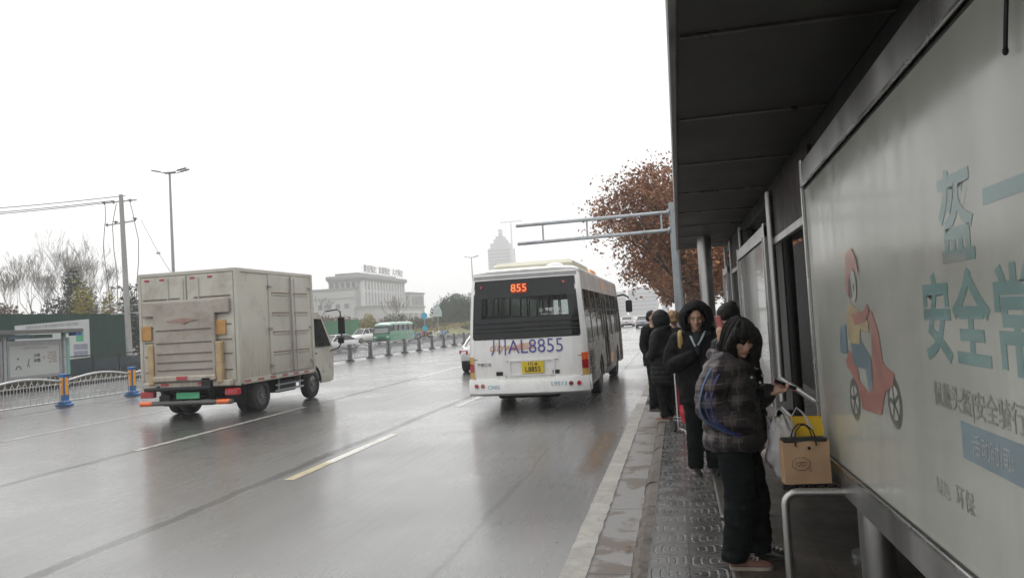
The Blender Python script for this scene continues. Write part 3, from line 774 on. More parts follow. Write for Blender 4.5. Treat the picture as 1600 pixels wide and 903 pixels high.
GL_BUS = glassm('bus side glass', (.4, .43, .42), .03, .5, (.012, .011, .009))
GL_REAR = glassm('bus rear glass', (.85, .88, .86), .03, .12, (.01, .01, .01))
side(1); side(-1)
mb = MB(); mb.bx(-1.2, 1.2, .1, 10.5, .36, .44); mb.bx(-1.15, 1.15, .3, 2.2, .44, 1.0); mb.build('floor', P('bus floor', (.05, .05, .05), .7), bus, warp=bw_)
# front
mb = MB(); mb.wall('y', L_ - .05, .05, -1.13, 1.13, .36, 2.82, [(-1.08, 1.08, 1.1, 2.45)]); fr_ = mb.build('front_body', BUSW, bus, warp=bw_)
mb = MB(); mb.bx(-1.08, 1.08, L_ - .03, L_ - .02, 1.1, 2.45); mb.build('windscreen', glassm('windscreen glass', (.85, .9, .9), .02, .12), bus, warp=bw_)
# rear dark glazing
BG = P('rear black glazing', (.010, .012, .013), .10, 0, .2, 1, spec=.35)
N_ = 10
mb = MB()
def rearpanel(mb, x0, x1, z0, z1, y=-.006, th=.03, n=8):
    for i in range(n): mb.bx(x0 + (x1 - x0) * i / n, x0 + (x1 - x0) * (i + 1) / n, y, y + th, z0, z1)
for i in range(14):
    a = -1.15 + 2.3 * i / 14; b = -1.15 + 2.3 * (i + 1) / 14
    u = (a + b) / 2 / 1.15; zb = 1.475 + .045 * u * u - .02
    mb.poly([(a, -.01, zb), (b, -.01, zb), (b, -.01, 1.90), (a, -.01, 1.90)], (0, .03, 0))
rearpanel(mb, -1.15, 1.15, 2.32, 2.70, -.01)
rearpanel(mb, -1.15, -.95, 1.90, 2.32, -.01, n=2); rearpanel(mb, .95, 1.15, 1.90, 2.32, -.01, n=2)
rg = mb.build('rear_glazing', BG, bus, warp=bw_)
mb = MB(); rearpanel(mb, -.95, .95, 1.90, 2.32, .012, .004); mb.build('rear_window', GL_REAR, rg, warp=bw_)
mb = MB()
for z in (1.62, 1.70, 1.80): mb.tube([(-1.14 + 2.28 * i / 10, -.02, z) for i in range(11)], .016, 8)
mb.bx(-.5, -.46, -.03, .0, 1.58, 1.82); mb.bx(.4, .44, -.03, .0, 1.58, 1.82); mb.build('louvre_bar', BG, rg, warp=bw_)
mb = MB()
for i in range(16):
    a = -1.19 + 2.38 * i / 16; b = -1.19 + 2.38 * (i + 1) / 16
    mb.bx(a, b, -.004, .05, 2.72, 2.80)
mb.build('brake_strip', P('grey top strip', (.2, .2, .2), .4), bus, warp=bw_)
# LED
mb = MB(); mb.bx(-.275, .075, -.022, -.01, 2.40, 2.60); mb.build('route_display', emis('led box glow', (.7, .02, .01), .30), bus, warp=bw_)
text('855', .225, emis('led digits', (1, .22, .04), 1.7), 'route_number', bus, facing((-.10, -.026, 2.50), (1, 0, 0)), bold=-.001, sx=1.12, warp=bw_)
for x in (-.97, .9): MBx = MB(); MBx.cyl((x, -.03, 2.56 if x < 0 else 2.58), (x, -.01, 2.56 if x < 0 else 2.58), .028, n=14); MBx.build('high_lamp', REDL, bus, True, warp=bw_)
STK = P('white sticker', (.55, .56, .56), .5)
text('蜀都客车', .085, STK, 'window_sticker', bus, facing((.62, -.0, 2.02), (1, 0, 0)), bold=.001, warp=bw_)
text('WWW.SHUDUBUS.COM', .045, STK, 'window_sticker', bus, facing((.62, -.0, 1.935), (1, 0, 0)), sx=1.1, warp=bw_)
mb = MB(); mb.tube([(.36 + .035 * cos(a), .0, 2.02 + .035 * sin(a)) for a in [2 * pi * k / 20 for k in range(21)]], .005, 6); mb.bx(.355, .365, -.002, .004, 1.99, 2.05); mb.build('window_sticker', STK, bus, warp=bw_)
# engine hatch and lower body
mb = MB(); mb.bx(-1.13, 1.13, -.003, .0, 1.055, 1.067); mb.bx(-.42, .66, -.004, 0, 1.0, 1.01); mb.bx(-1.13, 1.13, -.004, 0, .655, .665)
mb.tube([(-.46, -.003, .72), (-.42, -.003, .67)], .004, 6); mb.build('panel_gap', BLACK, bus, warp=bw_)
mb = MB()
mb.wall('y', -.016, .017, -.37, .58, .70, 1.02, [(-.34, .55, .725, .995)]); mb.build('plate_recess', BUSW, bus, warp=bw_)
BLUEI = P('violet blue lettering', (.07, .065, .27), .45)
text('川AL8855', .40, BLUEI, 'fleet_lettering', bus, facing((.02, -.008, 1.285), (1, 0, 0)), bold=-.002, sx=.93, warp=bw_)
ORI = P('faded orange lettering', (.60, .29, .14), .5)
text('citywest', .26, ORI, 'old_lettering', bus, facing((-.42, -.005, 1.30), (1, 0, 0)), sx=.85, shear=.4, warp=bw_)
mb = MB()
for q in range(4): mb.bx(-.35 + .07 * q, .18, -.004, -.001, 1.245 + .035 * q, 1.262 + .035 * q)
mb.build('old_stripes', ORI, bus, warp=bw_)
PLY = P('yellow number plate', (.62, .46, .02), .4, 0, .08, 10)
pl = MB().bx(-.10, .36, -.02, -.008, .745, .985, bev=.004).build('number_plate', PLY, bus, warp=bw_)
text('川·A', .085, BLACK, 'plate_lettering', pl, facing((.13, -.023, .935), (1, 0, 0)), bold=.001, sx=1.3, warp=bw_)
text('L8855', .145, BLACK, 'plate_lettering', pl, facing((.13, -.023, .825), (1, 0, 0)), bold=.002, sx=.92, warp=bw_)
text('蜀都客车', .07, P('chrome badge', (.25, .25, .25), .3, .8), 'badge', bus, facing((-.90, -.008, .95), (1, 0, 0)), bold=.002, sx=1.1, warp=bw_)
for x in (-.58, .60): MB().bx(x - .07, x + .07, -.012, 0, .72, .80, bev=.01).build('hatch_handle', BLACK, bus, warp=bw_)
# bumper
mb = MB(); rings = []
for q in range(17):
    u = -1 + 2 * q / 16; x = u * 1.262
    yb = -.05 + .0 * u; k = abs(u) ** 8 * .06
    ztop = .655 - (.0 if abs(u) > .45 else .03)
    rings.append([(x, yb + .14, .30 + k * .3), (x, yb + .02 + k, .31), (x, yb - .035 + k, .36), (x, yb - .03 + k, .55), (x, yb + k, ztop), (x, yb + .14, ztop)])
mb.rings(rings); mb.bx(1.2, 1.262, .05, .5, .32, .655, bev=.02); mb.bx(-1.262, -1.2, .05, .5, .32, .655, bev=.02)
bp = mb.build('bumper', P('scuffed bumper paint', (.74, .74, .73), .25, 0, .05, 2, coat=.4, dirt=((.2, .18, .16), .5)), bus, True, warp=bw_)
BLT = P('pale blue stencil', (.16, .34, .45), .5)
text('CNG', .105, BLT, 'stencil', bp, facing((-.70, -.088, .49), (1, 0, 0)), bold=0, sx=1.15, warp=bw_)
text('L9513', .115, BLT, 'stencil', bp, facing((.66, -.088, .52), (1, 0, 0)), bold=0, sx=1.15, warp=bw_)
for x, m in ((-1.08, REDL), (-.94, P('dirty reflector', (.35, .13, .09), .4)), (.90, P('dark red reflector', (.16, .01, .02), .3)), (1.06, REDL)):
    MB().tube([(x, -.10, .52), (x, -.075, .52)], [.04, .046], 18).build('reflector', m, bp, True, warp=bw_)
# lamps at the corners
for sx_ in (-1, 1):
    for z0, z1, m in ((.98, 1.12, ORANGEL), (.80, .975, REDL), (.665, .795, P('amber lamp', (.55, .34, .10), .3))):
        if sx_ < 0 and z0 > .97: m = P('amber lamp', (.55, .34, .10), .3)
        mb = MB(); pts = [(sx_ * 1.13, -.012), (sx_ * 1.2, .012), (sx_ * 1.245, .06), (sx_ * 1.262, .13)]
        mb.rings([[(px, py, z) for px, py in pts] + [(sx_ * 1.2, .13, z), (sx_ * 1.13, .04, z)] for z in (z0, z1)])
        mb.build('tail_lamp', m, bus, warp=bw_)
for z in [.52 + .058 * i for i in range(11)]:
    mb = MB(); mb.box((1.256, .95, z), (.02, .62, .03), rx=0, ry=.5); mb.build('vent_slat', BLACK, bus, warp=bw_)
for a, b in ((.5, .62), (5.7, 6.3)): MB().bx(1.251, 1.253, a, b, .55, .80).build('orange_patch', ORI, bus, warp=bw_)
mb = MB()
for q in range(1):
    y = 5.0 + q * 1.2; mb.poly([(1.2515, y, 2.5), (1.2515, y + .5, 2.5), (1.2515, y + .7, 2.72), (1.2515, y + .2, 2.72)], (.0015, 0, 0))
mb.build('orange_patch', ORI, bus, warp=bw_)
# roof pod
mb = MB(); mb.rings([[(-.72, y, 2.9), (.98, y, 2.9), (.98, y, 2.9 + h * .8), (.90, y, 2.9 + h), (-.66, y, 2.9 + h), (-.72, y, 2.9 + h * .8)] for y, h in ((.55, .10), (.7, .18), (3.4, .18), (3.6, .1))])
mb.build('roof_pod', P('cream roof pod', (.5, .48, .38), .5, 0, .1, 3, dirt=((.3, .27, .2), .5)), bus)
mb = MB(); mb.ell((.62, .5, 2.93), (.2, .12, .07)); mb.build('roof_vent', BUSW, bus, True)
mb = MB(); mb.rings([[(-.4, y, 2.9), (1.0, y, 2.9), (.95, y, 2.9 + h), (-.35, y, 2.9 + h)] for y, h in ((4.4, .08), (4.5, .15), (5.6, .15), (5.8, .08))]); mb.build('roof_pod', ORI, bus)
# mirror
mb = MB(); mb.tube([(1.1, 10.5, 2.45), (1.35, 10.75, 2.5), (1.5, 10.8, 2.42), (1.52, 10.8, 2.35)], .03, 8); mb.box((1.52, 10.8, 2.1), (.22, .12, .42), bev=.04); mb.build('mirror', BLACK, bus, True)
for x, s_ in ((1.08, 1), (-1.08, -1)):
    wheel(bus, x, 2.95, .48, .28, s_); wheel(bus, x, 8.1, .48, .28, s_)
mb = MB(); mb.bx(-1.0, 1.0, 1.2, 9.8, .28, .37); mb.cyl((-.9, 2.95, .48), (.9, 2.95, .48), .09); mb.bx(-.7, .6, .3, 1.5, .22, .4, bev=.03); mb.build('underbody', DARKM, bus)
# interior
SEAT = P('bus seat plastic', (.08, .085, .09), .5); POLE = P('yellow hand pole', (.45, .33, .05), .4)
for y in (.9, 2.0, 3.2, 6.3, 7.3):
    for x in (-.95, -.5, .5, .95):
        mb = MB(); mb.tube([(x - .19, y, 1.2), (x - .19, y, 1.80), (x - .12, y, 1.90), (x + .12, y, 1.90), (x + .19, y, 1.80), (x + .19, y, 1.2)], .02, 6); mb.bx(x - .18, x + .18, y, y + .04, 1.2, 1.82, bev=.02) if y > 1.5 else None
        mb.bx(x - .2, x + .2, y, y + .42, 1.15, 1.22); mb.build('seat', SEAT, bus)
for y in (2.4, 4.1, 5.6, 7.8):
    for x in (-.38, .38): MB().cyl((x, y, .44), (x, y, 2.7), .018, n=8).build('hand_pole', P('grey hand pole', (.3, .3, .3), .3, .6), bus, True)

# ---------------- box truck, local: x right, y forward; rear at y=0, right side x = +1.22
tk = thing('box_truck', 'dirty off white box lorry with folded tail lift driving away', 'truck', (-11.22, 15.66, 0), rad(0.0)); tk.scale = (1.075, 1.0, 1.0)
TW = P('dirty cream truck paint', (.50, .485, .425), .4, 0, .06, 1.2, .05, 30, dirt=((.24, .19, .14), .75))
TWS = P('dirty cream side panel', (.475, .465, .41), .38, 0, .06, 1.0, .05, 30, dirt=((.24, .215, .17), .45))
RUST = P('rusty grime', (.17, .09, .05), .8, 0, .3, 12)
ALU = P('tail lift aluminium', (.36, .33, .29), .45, .35, .12, 2, dirt=((.18, .14, .11), .6))
b0, b1, BL = .74, 3.42, 3.68; X = 1.22
mb = MB(); mb.bx(-X + .02, X - .02, .02, BL - .02, b0, b1 - .01); 
mb.build('box_body', TW, tk)
mb = MB()
for sx_ in (-1, 1):
    for (a, b, r0, r1) in ((0, .12, b0, b1), (BL - .12, BL, b0, b1)): mb.bx(sx_ * (X - .03), sx_ * (X + .005), a, b, r0, r1, bev=.008)
    mb.bx(sx_ * (X - .03), sx_ * (X + .004), .12, BL - .12, b1 - .08, b1, bev=.006); mb.bx(sx_ * (X - .03), sx_ * (X + .006), .12, BL - .12, b0 - .02, b0 + .10, bev=.006)
mb.bx(-X, X, -.01, .03, b1 - .07, b1 + .012, bev=.006); mb.bx(-X, X, -.01, .03, b0 - .03, b0 + .08, bev=.006); mb.bx(-X, -X + .08, -.012, .03, b0, b1, bev=.006); mb.bx(X - .08, X, -.012, .03, b0, b1, bev=.006)
mb.bx(-X + .01, X - .01, 0, BL, b1 - .01, b1 + .01)
mb.build('box_frame', TWS, tk)
# plain rear third of side, then double side doors with pressed ribs
mb = MB()
for (a, b) in ((1.36, 2.40), (2.48, 3.42)):
    mb.bx(X - .02, X + .012, a, b, b0 + .12, b1 - .1, bev=.006)
    zs = [b0 + .30 + i * .42 for i in range(7)]
    for z in zs[:6]:
        mb.rings([[(X + .01, a + .1, z), (X + .035, a + .13, z + .03), (X + .035, a + .13, z + .25), (X + .01, a + .1, z + .28)], [(X + .01, b - .1, z), (X + .035, b - .13, z + .03), (X + .035, b - .13, z + .25), (X + .01, b - .1, z + .28)]]) if False else None
sd = mb.build('side_door', TWS, tk)
for (a, b) in ((1.48, 2.30), (2.58, 3.32)):
    for z in (b0 + .62, b0 + 1.12, b0 + 1.60, b0 + 2.10):
        mb = MB(); mb.rings([[(X + .008, y, z - .07), (X + .026, y, z - .02), (X + .028, y, z + .012), (X + .008, y, z + .03)] for y in (a, b)]); mb.build('pressed_rib', TWS, sd)
mb = MB()
for (a, b) in ((1.48, 2.30), (2.58, 3.32)):
    for z in (b0 + .62, b0 + 1.12, b0 + 1.60, b0 + 2.10): mb.bx(X + .012, X + .030, a, b, z + .026, z + .044)
mb.build('rib_groove', RUST, sd)
mb = MB(); mb.bx(X + .01, X + .016, 2.41, 2.47, b0 + .1, b1 - .1); mb.build('door_gap', P('pinkish stain', (.27, .20, .165), .7, 0, .25, 6), sd)
for y in (1.38, 3.44):
    for z in (b0 + .35, b0 + 1.25, b0 + 2.3): 
        MB().bx(X + .01, X + .05, y - .07, y + .07, z - .03, z + .03, bev=.008).build('hinge', GALV, sd)
for y in (2.3, 2.58): MB().cyl((X + .045, y, b0 + .15), (X + .045, y, b1 - .15), .011, n=8).build('lock_rod', GALV, sd, True)
for i in range(12):
    MB().bx(X + .006, X + .009, .15 + i * .285, .15 + (i + 1) * .285 - .03, b0 + .02, b0 + .07).build('reflective_tape', P('white tape', (.5, .48, .45), .4) if i % 2 else P('faded red tape', (.34, .10, .09), .4), tk)
# rear doors
mb = MB(); mb.bx(-X + .09, -.02, -.012, .0, b0 + .1, b1 - .09, bev=.004); mb.bx(.02, X - .09, -.012, .0, b0 + .1, b1 - .09, bev=.004)
rd = mb.build('rear_door', TW, tk)
mb = MB()
for z in (b0 + .35, b0 + .72, b0 + 1.05, b0 + 1.4, b0 + 1.72, b1 - .62):
    for a, b in ((-1.08, -.78), (.72, 1.06)) if z < 2.7 else ((-1.08, -.18), (.18, 1.06)):
        MB().bx(a, b, -.028, -.012, z - .012, z + .012).build('door_rib', P('dark rib edge', (.12, .10, .085), .7), rd)
for x in (-.08, .3, -.45): MB().cyl((x, -.035, b0 + .3), (x, -.035, b1 - .15), .012, n=8).build('lock_rod', TW, rd, True)
# folded tail lift
mb = MB(); mb.bx(-.78, .72, -.14, -.035, .92, 2.72, bev=.02); mb.bx(-1.06, 1.06, -.13, -.04, 2.40, 2.75, bev=.02)
tl = mb.build('tail_lift', ALU, tk)
mb = MB()
for z in (1.12, 1.3, 1.5, 1.75, 2.05): mb.bx(-.70, .64, -.158, -.138, z, z + .025)
mb.build('lift_rib', P('dark rib edge', (.12, .10, .085), .7), tl)
for x in (-.86, .80): MB().bx(x - .07, x + .07, -.16, -.02, .8, 1.75, bev=.02).build('lift_arm', P('hazard striped panel', (.42, .31, .17), .6, 0, .2, 5, dirt=((.36, .16, .12), .75)), tl)
mb = MB(); mb.bx(-1.1, 1.08, -.12, .0, .72, .86, bev=.02); mb.bx(-.80, .72, -.20, -.10, .86, 1.0, bev=.03); mb.build('lift_beam', TW, tl)
mb = MB(); mb.cyl((-1.0, -.18, .70), (.62, -.18, .70), .045, n=12); mb.tube([(-.72, -.15, .75), (-.6, .15, .5), (-.3, .3, .42)], .05, 8); mb.tube([(.5, -.15, .75), (.45, .15, .5), (.3, .3, .42)], .05, 8); mb.bx(.38, .62, -.2, -.08, .66, .95, bev=.02); mb.build('lift_linkage', DARKM, tl, True)
for x, z in ((-1.02, 2.02), (.80, 2.07)):
    MB().bx(x - .12, x + .14, -.06, -.05 + .03, z - .17, z + .17, bev=.01).build('orange_panel', P('orange sticker', (.45, .24, .07), .6, 0, .2, 6, dirt=((.35, .25, .2), .7)), tk)
mb = MB(); mb.poly([(-.45, -.165, 2.27), (-.1, -.165, 2.33), (.1, -.165, 2.33), (.35, -.165, 2.28), (.1, -.165, 2.24), (0, -.165, 2.18), (-.12, -.165, 2.24)], (0, .01, 0)); mb.build('worn_emblem', P('worn red emblem', (.32, .20, .17), .5, 0, .3, 6), tl)
for x in (-.98, -.6, .15, .58): MB().bx(x - .06, x + .06, -.03, -.01, 3.24, 3.29, bev=.01).build('marker_lamp', REDL, tk)
MB().bx(-.2, .06, -.215, -.2, .90, .99, bev=.01).build('red_reflector', REDL, tk)
for x in (-.55, .35): MB().bx(x - .1, x + .1, -.135, -.12, .775, .83, bev=.01).build('red_reflector', REDL, tk)
for x in (-1.05, 1.02): MB().bx(x - .17, x + .17, -.06, .06, .50, .66, bev=.02).build('tail_lamp', REDL, tk)
gp = MB().bx(-.35, .22, -.02, 0, .45, .60, bev=.006).build('number_plate', P('green number plate', (.10, .50, .26), .4, 0, .1, 5), tk)
mb = MB(); mb.tube([(-1.14, -.12, .37), (1.08, -.12, .37)], .055, 12); ub = mb.build('underrun_bar', P('grey bar', (.10, .10, .095), .5), tk, True)
for a, b in ((-1.16, -.86), (.72, 1.02)): MB().tube([(a, -.12, .37), (b, -.12, .37)], .060, 12).build('orange_band', ORANGEL, ub, True)
mb = MB(); 
for x in (-.38, .38): mb.bx(x - .04, x + .04, 0.1, 4.7, .50, .72)
mb.cyl((-.9, 1.05, .40), (.9, 1.05, .40), .08); mb.ell((0, 1.05, .40), (.17, .2, .17)); mb.bx(-.6, .6, -.1, .05, .3, .36); mb.bx(.45, 1.05, 2.0, 2.9, .34, .66, bev=.03); mb.bx(-1.05, -.45, 1.7, 2.9, .34, .66, bev=.03); mb.bx(-.7, -.45, -.12, .0, .33, .55)
mb.build('chassis', DARKM, tk)
mb = MB(); mb.bx(1.08, 1.1, 1.75, 3.2, .38, .43); mb.bx(1.08, 1.1, 1.75, 3.2, .53, .57); mb.bx(1.07, 1.09, 1.9, 1.95, .38, .72); mb.bx(1.07, 1.09, 3.0, 3.05, .38, .72); mb.build('side_guard', GALV, tk)
for s_ in (-1, 1):
    mb = MB(); mb.bx(s_ * .62, s_ * 1.06, .45, .49, .28, .72); mb.build('mud_flap', BLACK, tk)
    wheel(tk, s_ * 1.0, 1.1, .385, .22, s_); wheel(tk, s_ * .74, 1.1, .385, .22, s_); wheel(tk, s_ * .90, 3.95, .385, .22, s_)
# cab
CW = P('cab cream paint', (.44, .43, .37), .3, 0, .05, 2, coat=.3, dirt=((.25, .23, .18), .35))
def cabw(p): 
    f = max(0, (p.z - 1.35) / 1.0); return Vector((p.x * (1 - .10 * f), p.y - (.28 * f if p.y > 4.6 else 0), p.z))
mb = MB(); hw = 1.0
arch_ = [(3.95 - .47 * cos(pi * q / 10), .42 + .47 * sin(pi * q / 10)) for q in range(11)]
sidep = [(3.72, .95)] + [p for p in arch_ if p[0] > 3.6][1:] + [(4.45, .36), (5.05, .36), (5.25, .5), (5.30, 1.35), (5.25, 1.45), (5.1, 2.25), (4.9, 2.38), (3.74, 2.40)]
mb.rings([[(x, y, z) for y, z in sidep] for x in (-hw, -hw + .04)]); mb.rings([[(x, y, z) for y, z in sidep] for x in (hw - .04, hw)])
mb.bx(-hw + .03, hw - .03, 3.72, 3.78, .6, 2.4); mb.bx(-hw + .03, hw - .03, 5.2, 5.28, .38, 1.42); mb.bx(-hw + .03, hw - .03, 3.75, 5.0, 2.34, 2.4); mb.bx(-hw + .03, hw - .03, 3.8, 5.2, .5, .95)
cab = mb.build('cab', CW, tk, warp=cabw)
for s_ in (-1, 1): MB().poly([(s_ * (hw + .004), 4.0, 1.42), (s_ * (hw + .004), 5.16, 1.40), (s_ * (hw + .004), 4.98, 2.2), (s_ * (hw + .004), 4.0, 2.22)], (s_ * .006, 0, 0)).build('side_window', GLASSD, cab, warp=cabw)
mb = MB(); mb.poly([(-.93, 5.262, 1.44), (.93, 5.262, 1.44), (.93, 5.262, 2.28), (-.93, 5.262, 2.28)], (0, .02, 0)); mb.build('windscreen', GLASSD, cab, warp=cabw)
mb = MB(); mb.tube([(.93, 5.05, 2.42), (1.2, 5.2, 2.46), (1.30, 5.2, 2.4), (1.32, 5.2, 1.5), (1.2, 5.2, 1.32), (1.0, 5.1, 1.25)], .02, 8); mb.box((1.33, 5.18, 1.98), (.20, .06, .50), bev=.02); mb.box((1.30, 5.18, 1.55), (.18, .06, .2), bev=.02); mb.build('mirror', BLACK, cab, True)
MB().bx(hw, hw + .03, 4.05, 4.2, 1.2, 1.24, bev=.005).build('door_handle', BLACK, cab)
mb = MB(); mb.tube([(hw - .02, y, z) for y, z in arch_ if y > 3.7], .04, 8); mb.build('wheel_arch_trim', BLACK, cab, True)

# ---------------- cars
def car(label, loc, rz, col, kind='sedan', group=None, tail=True, size=1.0, name='parked_car'):
    o = thing(name, label, 'car', loc, rz, group); o.scale = (size,) * 3
    paintm = P('car paint %s' % (col,), col, .2, .1, .03, 2, coat=.8)
    suv = kind == 'suv'
    L, hw, zb, zr = (4.6, .9, .92 if not suv else 1.05, 1.45 if not suv else 1.72)
    # body sections, y from rear 0 to front L
    st = [(0, .5, .80, .80), (.06, .32, .90, .86), (.5, .26, .99, .98), (1.3, .22, 1.0, 1.0), (2.4, .2, .98, 1.0), (3.2, .22, .94, 1.0), (4.1, .26, .84, .97), (4.5, .32, .70, .88), (4.6, .42, .60, .78)]
    if suv: st = [(0, .5, .98, .86), (.06, .36, 1.08, .9)] + [(y, a + .05, b + .14, w) for y, a, b, w in st[2:]]
    rings = []
    for y, z0, z1, w in st:
        h = z1 - z0
        rings.append([(-hw * w * .86, y, z0), (hw * w * .86, y, z0), (hw * w * .98, y, z0 + h * .18), (hw * w, y, z0 + h * .5), (hw * w * .96, y, z0 + h * .82), (hw * w * .84, y, z1 - .01), (hw * w * .5, y, z1 + .015), (-hw * w * .5, y, z1 + .015), (-hw * w * .84, y, z1 - .01), (-hw * w * .96, y, z0 + h * .82), (-hw * w, y, z0 + h * .5), (-hw * w * .98, y, z0 + h * .18)])
    mb = MB(); mb.rings(rings); body = mb.build('body', paintm, o, True)
    # greenhouse
    ys = (.45, 1.15, 1.9, 2.75, 3.45) if not suv else (.12, .5, 1.9, 2.75, 3.45)
    z0 = zb + .02
    prof = [(ys[0], z0), (ys[1], zr - .06), (ys[2], zr), (ys[3], zr - .03), (ys[4], z0 - .05)]
    mb = MB(); mb.rings([[(-hw * .82, y, z0 - .1), (hw * .82, y, z0 - .1), (hw * (.82 - .16 * (z - z0) / (zr - z0)), y, z), (-hw * (.82 - .16 * (z - z0) / (zr - z0)), y, z)] for y, z in prof])
    mb.build('window_glass', GLASSD, o, True)
    mb = MB(); mb.rings([[(-hw * .64, y, z), (hw * .64, y, z), (hw * .60, y, z + .03), (-hw * .60, y, z + .03)] for y, z in ((ys[1] - .04, zr - .075), (ys[1] + .15, zr - .03), (ys[2], zr - .005), (ys[3] - .1, zr - .03), (ys[3] + .05, zr - .055))])
    for s_ in (-1, 1):
        for a, b in (((ys[0] - .05, z0 - .02), (ys[1] - .02, zr - .06)), ((ys[4] + .05, z0 - .06), (ys[3], zr - .04)), ((2.05, z0 - .02), (2.05, zr - .02))):
            f0, f1 = .845, .665
            mb.tube([(s_ * hw * f0, a[0], a[1]), (s_ * hw * f1, b[0], b[1])], .035, 6)
    mb.build('roof', paintm, o, True)
    for s_ in (-1, 1):
        zt = .78 if not suv else .95
        mb = MB(); mb.rings([[(s_ * hw * .52, -.012, z), (s_ * hw * .80, .03, z), (s_ * hw * .93, .16, z), (s_ * hw * .8, .2, z), (s_ * hw * .5, .1, z)] for z in (zt - .09, zt + .05)]); mb.build('tail_light', REDL, o)
        mb = MB(); mb.rings([[(s_ * hw * .5, L - .06, z), (s_ * hw * .74, L - .12, z), (s_ * hw * .9, L - .4, z), (s_ * hw * .7, L - .4, z)] for z in (.60 + .1 * suv, .70 + .1 * suv)]); mb.build('headlight', P('headlight', (.6, .6, .6), .1, 0, .05, 5, coat=1), o)
        mb = MB(); mb.ell((s_ * hw * 1.06, 3.05, z0 + .06), (.1, .05, .07)); mb.build('mirror', paintm, o, True)
        for y in (.85, 3.75): wheel(o, s_ * hw * .88, y, .32, .2, s_)
    MB().bx(-.22, .22, -.03, 0.02, .62, .73).build('number_plate', P('blue plate', (.04, .09, .3), .4), o)
    mb = MB(); mb.bx(-.72, .72, -.03, .1, .32, .46, bev=.03); mb.bx(-.6, .6, L - .05, L + .02, .32, .48, bev=.03); mb.build('bumper_insert', BLACK, o)
    mb = MB(); mb.bx(-.72, .72, .3, 4.3, .18, .3); mb.build('underbody', BLACK, o)
    return o
CWH = (.66, .66, .65); CSL = (.36, .37, .38)
car('white saloon half hidden behind the left edge of the city bus', (-7.15, 26.7, 0), 0, CWH, name='white_car')
car('silver grey saloon driving away in the lane beyond the bus mirror', (-4.35, 93, 0), 0, CSL, size=1.0, name='distant_car')
car('white car with red tail lights left of the distant grey saloon', (-7.0, 104, 0), 0, CWH, name='distant_car')
car('distant white car just right of the grey saloon, by the head of the standing man', (-2.6, 118, 0), 0, CWH, kind='suv', name='distant_car')
car('silver saloon driving behind the railing next to the truck mirror', (-27.0, 59.5, 0), rad(165), (.42, .43, .44), name='silver_car')
car('white off road car beside the green fence, left of the green minibus', (-39.6, 95, 0), rad(160), CWH, kind='suv', size=1.05, name='white_car')

# road grime that thickens towards the lower edges of the bodywork
def grime(mat, z0, z1, col, k):
    nt = mat.node_tree; p = nt.nodes['Principled BSDF']; src = p.inputs['Base Color'].links[0].from_socket
    tcn = nt.nodes.new('ShaderNodeTexCoord'); sp = nt.nodes.new('ShaderNodeSeparateXYZ'); nt.links.new(tcn.outputs['Object'], sp.inputs[0])
    mp = nt.nodes.new('ShaderNodeMapping'); mp.inputs['Scale'].default_value = (5, 5, .7); nt.links.new(tcn.outputs['Object'], mp.inputs[0])
    nz = nt.nodes.new('ShaderNodeTexNoise'); nz.inputs['Scale'].default_value = 2.5; nz.inputs['Detail'].default_value = 7; nz.inputs['Roughness'].default_value = .7; nt.links.new(mp.outputs[0], nz.inputs[0])
    r = nt.nodes.new('ShaderNodeMapRange'); nt.links.new(sp.outputs[2], r.inputs[0]); r.inputs[1].default_value = z0; r.inputs[2].default_value = z1; r.inputs[3].default_value = 1; r.inputs[4].default_value = 0
    n2 = nt.nodes.new('ShaderNodeMapRange'); nt.links.new(nz.outputs[0], n2.inputs[0]); n2.inputs[1].default_value = .35; n2.inputs[2].default_value = .65; n2.inputs[3].default_value = .15; n2.inputs[4].default_value = k
    m = nt.nodes.new('ShaderNodeMath'); m.operation = 'MULTIPLY'; nt.links.new(r.outputs[0], m.inputs[0]); nt.links.new(n2.outputs[0], m.inputs[1])
    x = nt.nodes.new('ShaderNodeMix'); x.data_type = 'RGBA'; nt.links.new(m.outputs[0], x.inputs[0]); nt.links.new(src, x.inputs[6]); x.inputs[7].default_value = (*col, 1); nt.links.new(x.outputs[2], p.inputs['Base Color'])
grime(TW, .7, 2.2, (.20, .15, .11), .75); grime(TWS, .7, 1.7, (.22, .17, .125), .7); grime(BUSW, .35, 1.3, (.34, .32, .28), .55)
# ------------------------------------------------------------------ people
SKIN = NT('skin'); _n = SKIN.noise(25, 3)
SKIN.set(SKIN.mix(SKIN.ramp(_n, .3, .7), (.42, .25, .18), (.52, .33, .24)), .5, spec=.3); SKIN.p.inputs['Subsurface Weight'].default_value = .1; SKIN.p.inputs['Subsurface Radius'].default_value = (.02, .008, .004); SKIN = SKIN.m
t = NT('black hair'); t.set(t.mix(t.ramp(t.noise(14, 4, t.scaled((6, 6, .5))), .3, .7), (.003, .0026, .0026), (.010, .008, .007)), .45, spec=.22)
t.bump(t.noise(26, 4, t.scaled((5, 5, .5))), .9, .01); HAIR = t.m
def cloth(name, a, b, rough=.6, wrinkle=.5, coat=0): 
    t = NT(name); t.set(t.mix(t.ramp(t.noise(8, 5), .3, .7), a, b), rough, coat=coat, spec=.10)
    t.bump(t.math('ADD', t.noise(14, 5, None, .6), t.math('MULTIPLY', t.noise(260, 2), .15)), wrinkle, .02); return t.m
BLKC = cloth('black wool cloth', (.006, .006, .007), (.014, .014, .015), .75)
NYL = cloth('black nylon', (.008, .0085, .0095), (.016, .017, .019), .42, .7)
TROU = cloth('black trouser cloth', (.005, .006, .0065), (.010, .012, .013), .8)
NAVY = cloth('charcoal cloth', (.018, .019, .022), (.03, .032, .036), .7)
SHOEB = P('black shoe leather', (.02, .018, .017), .4, 0, .3, 12)
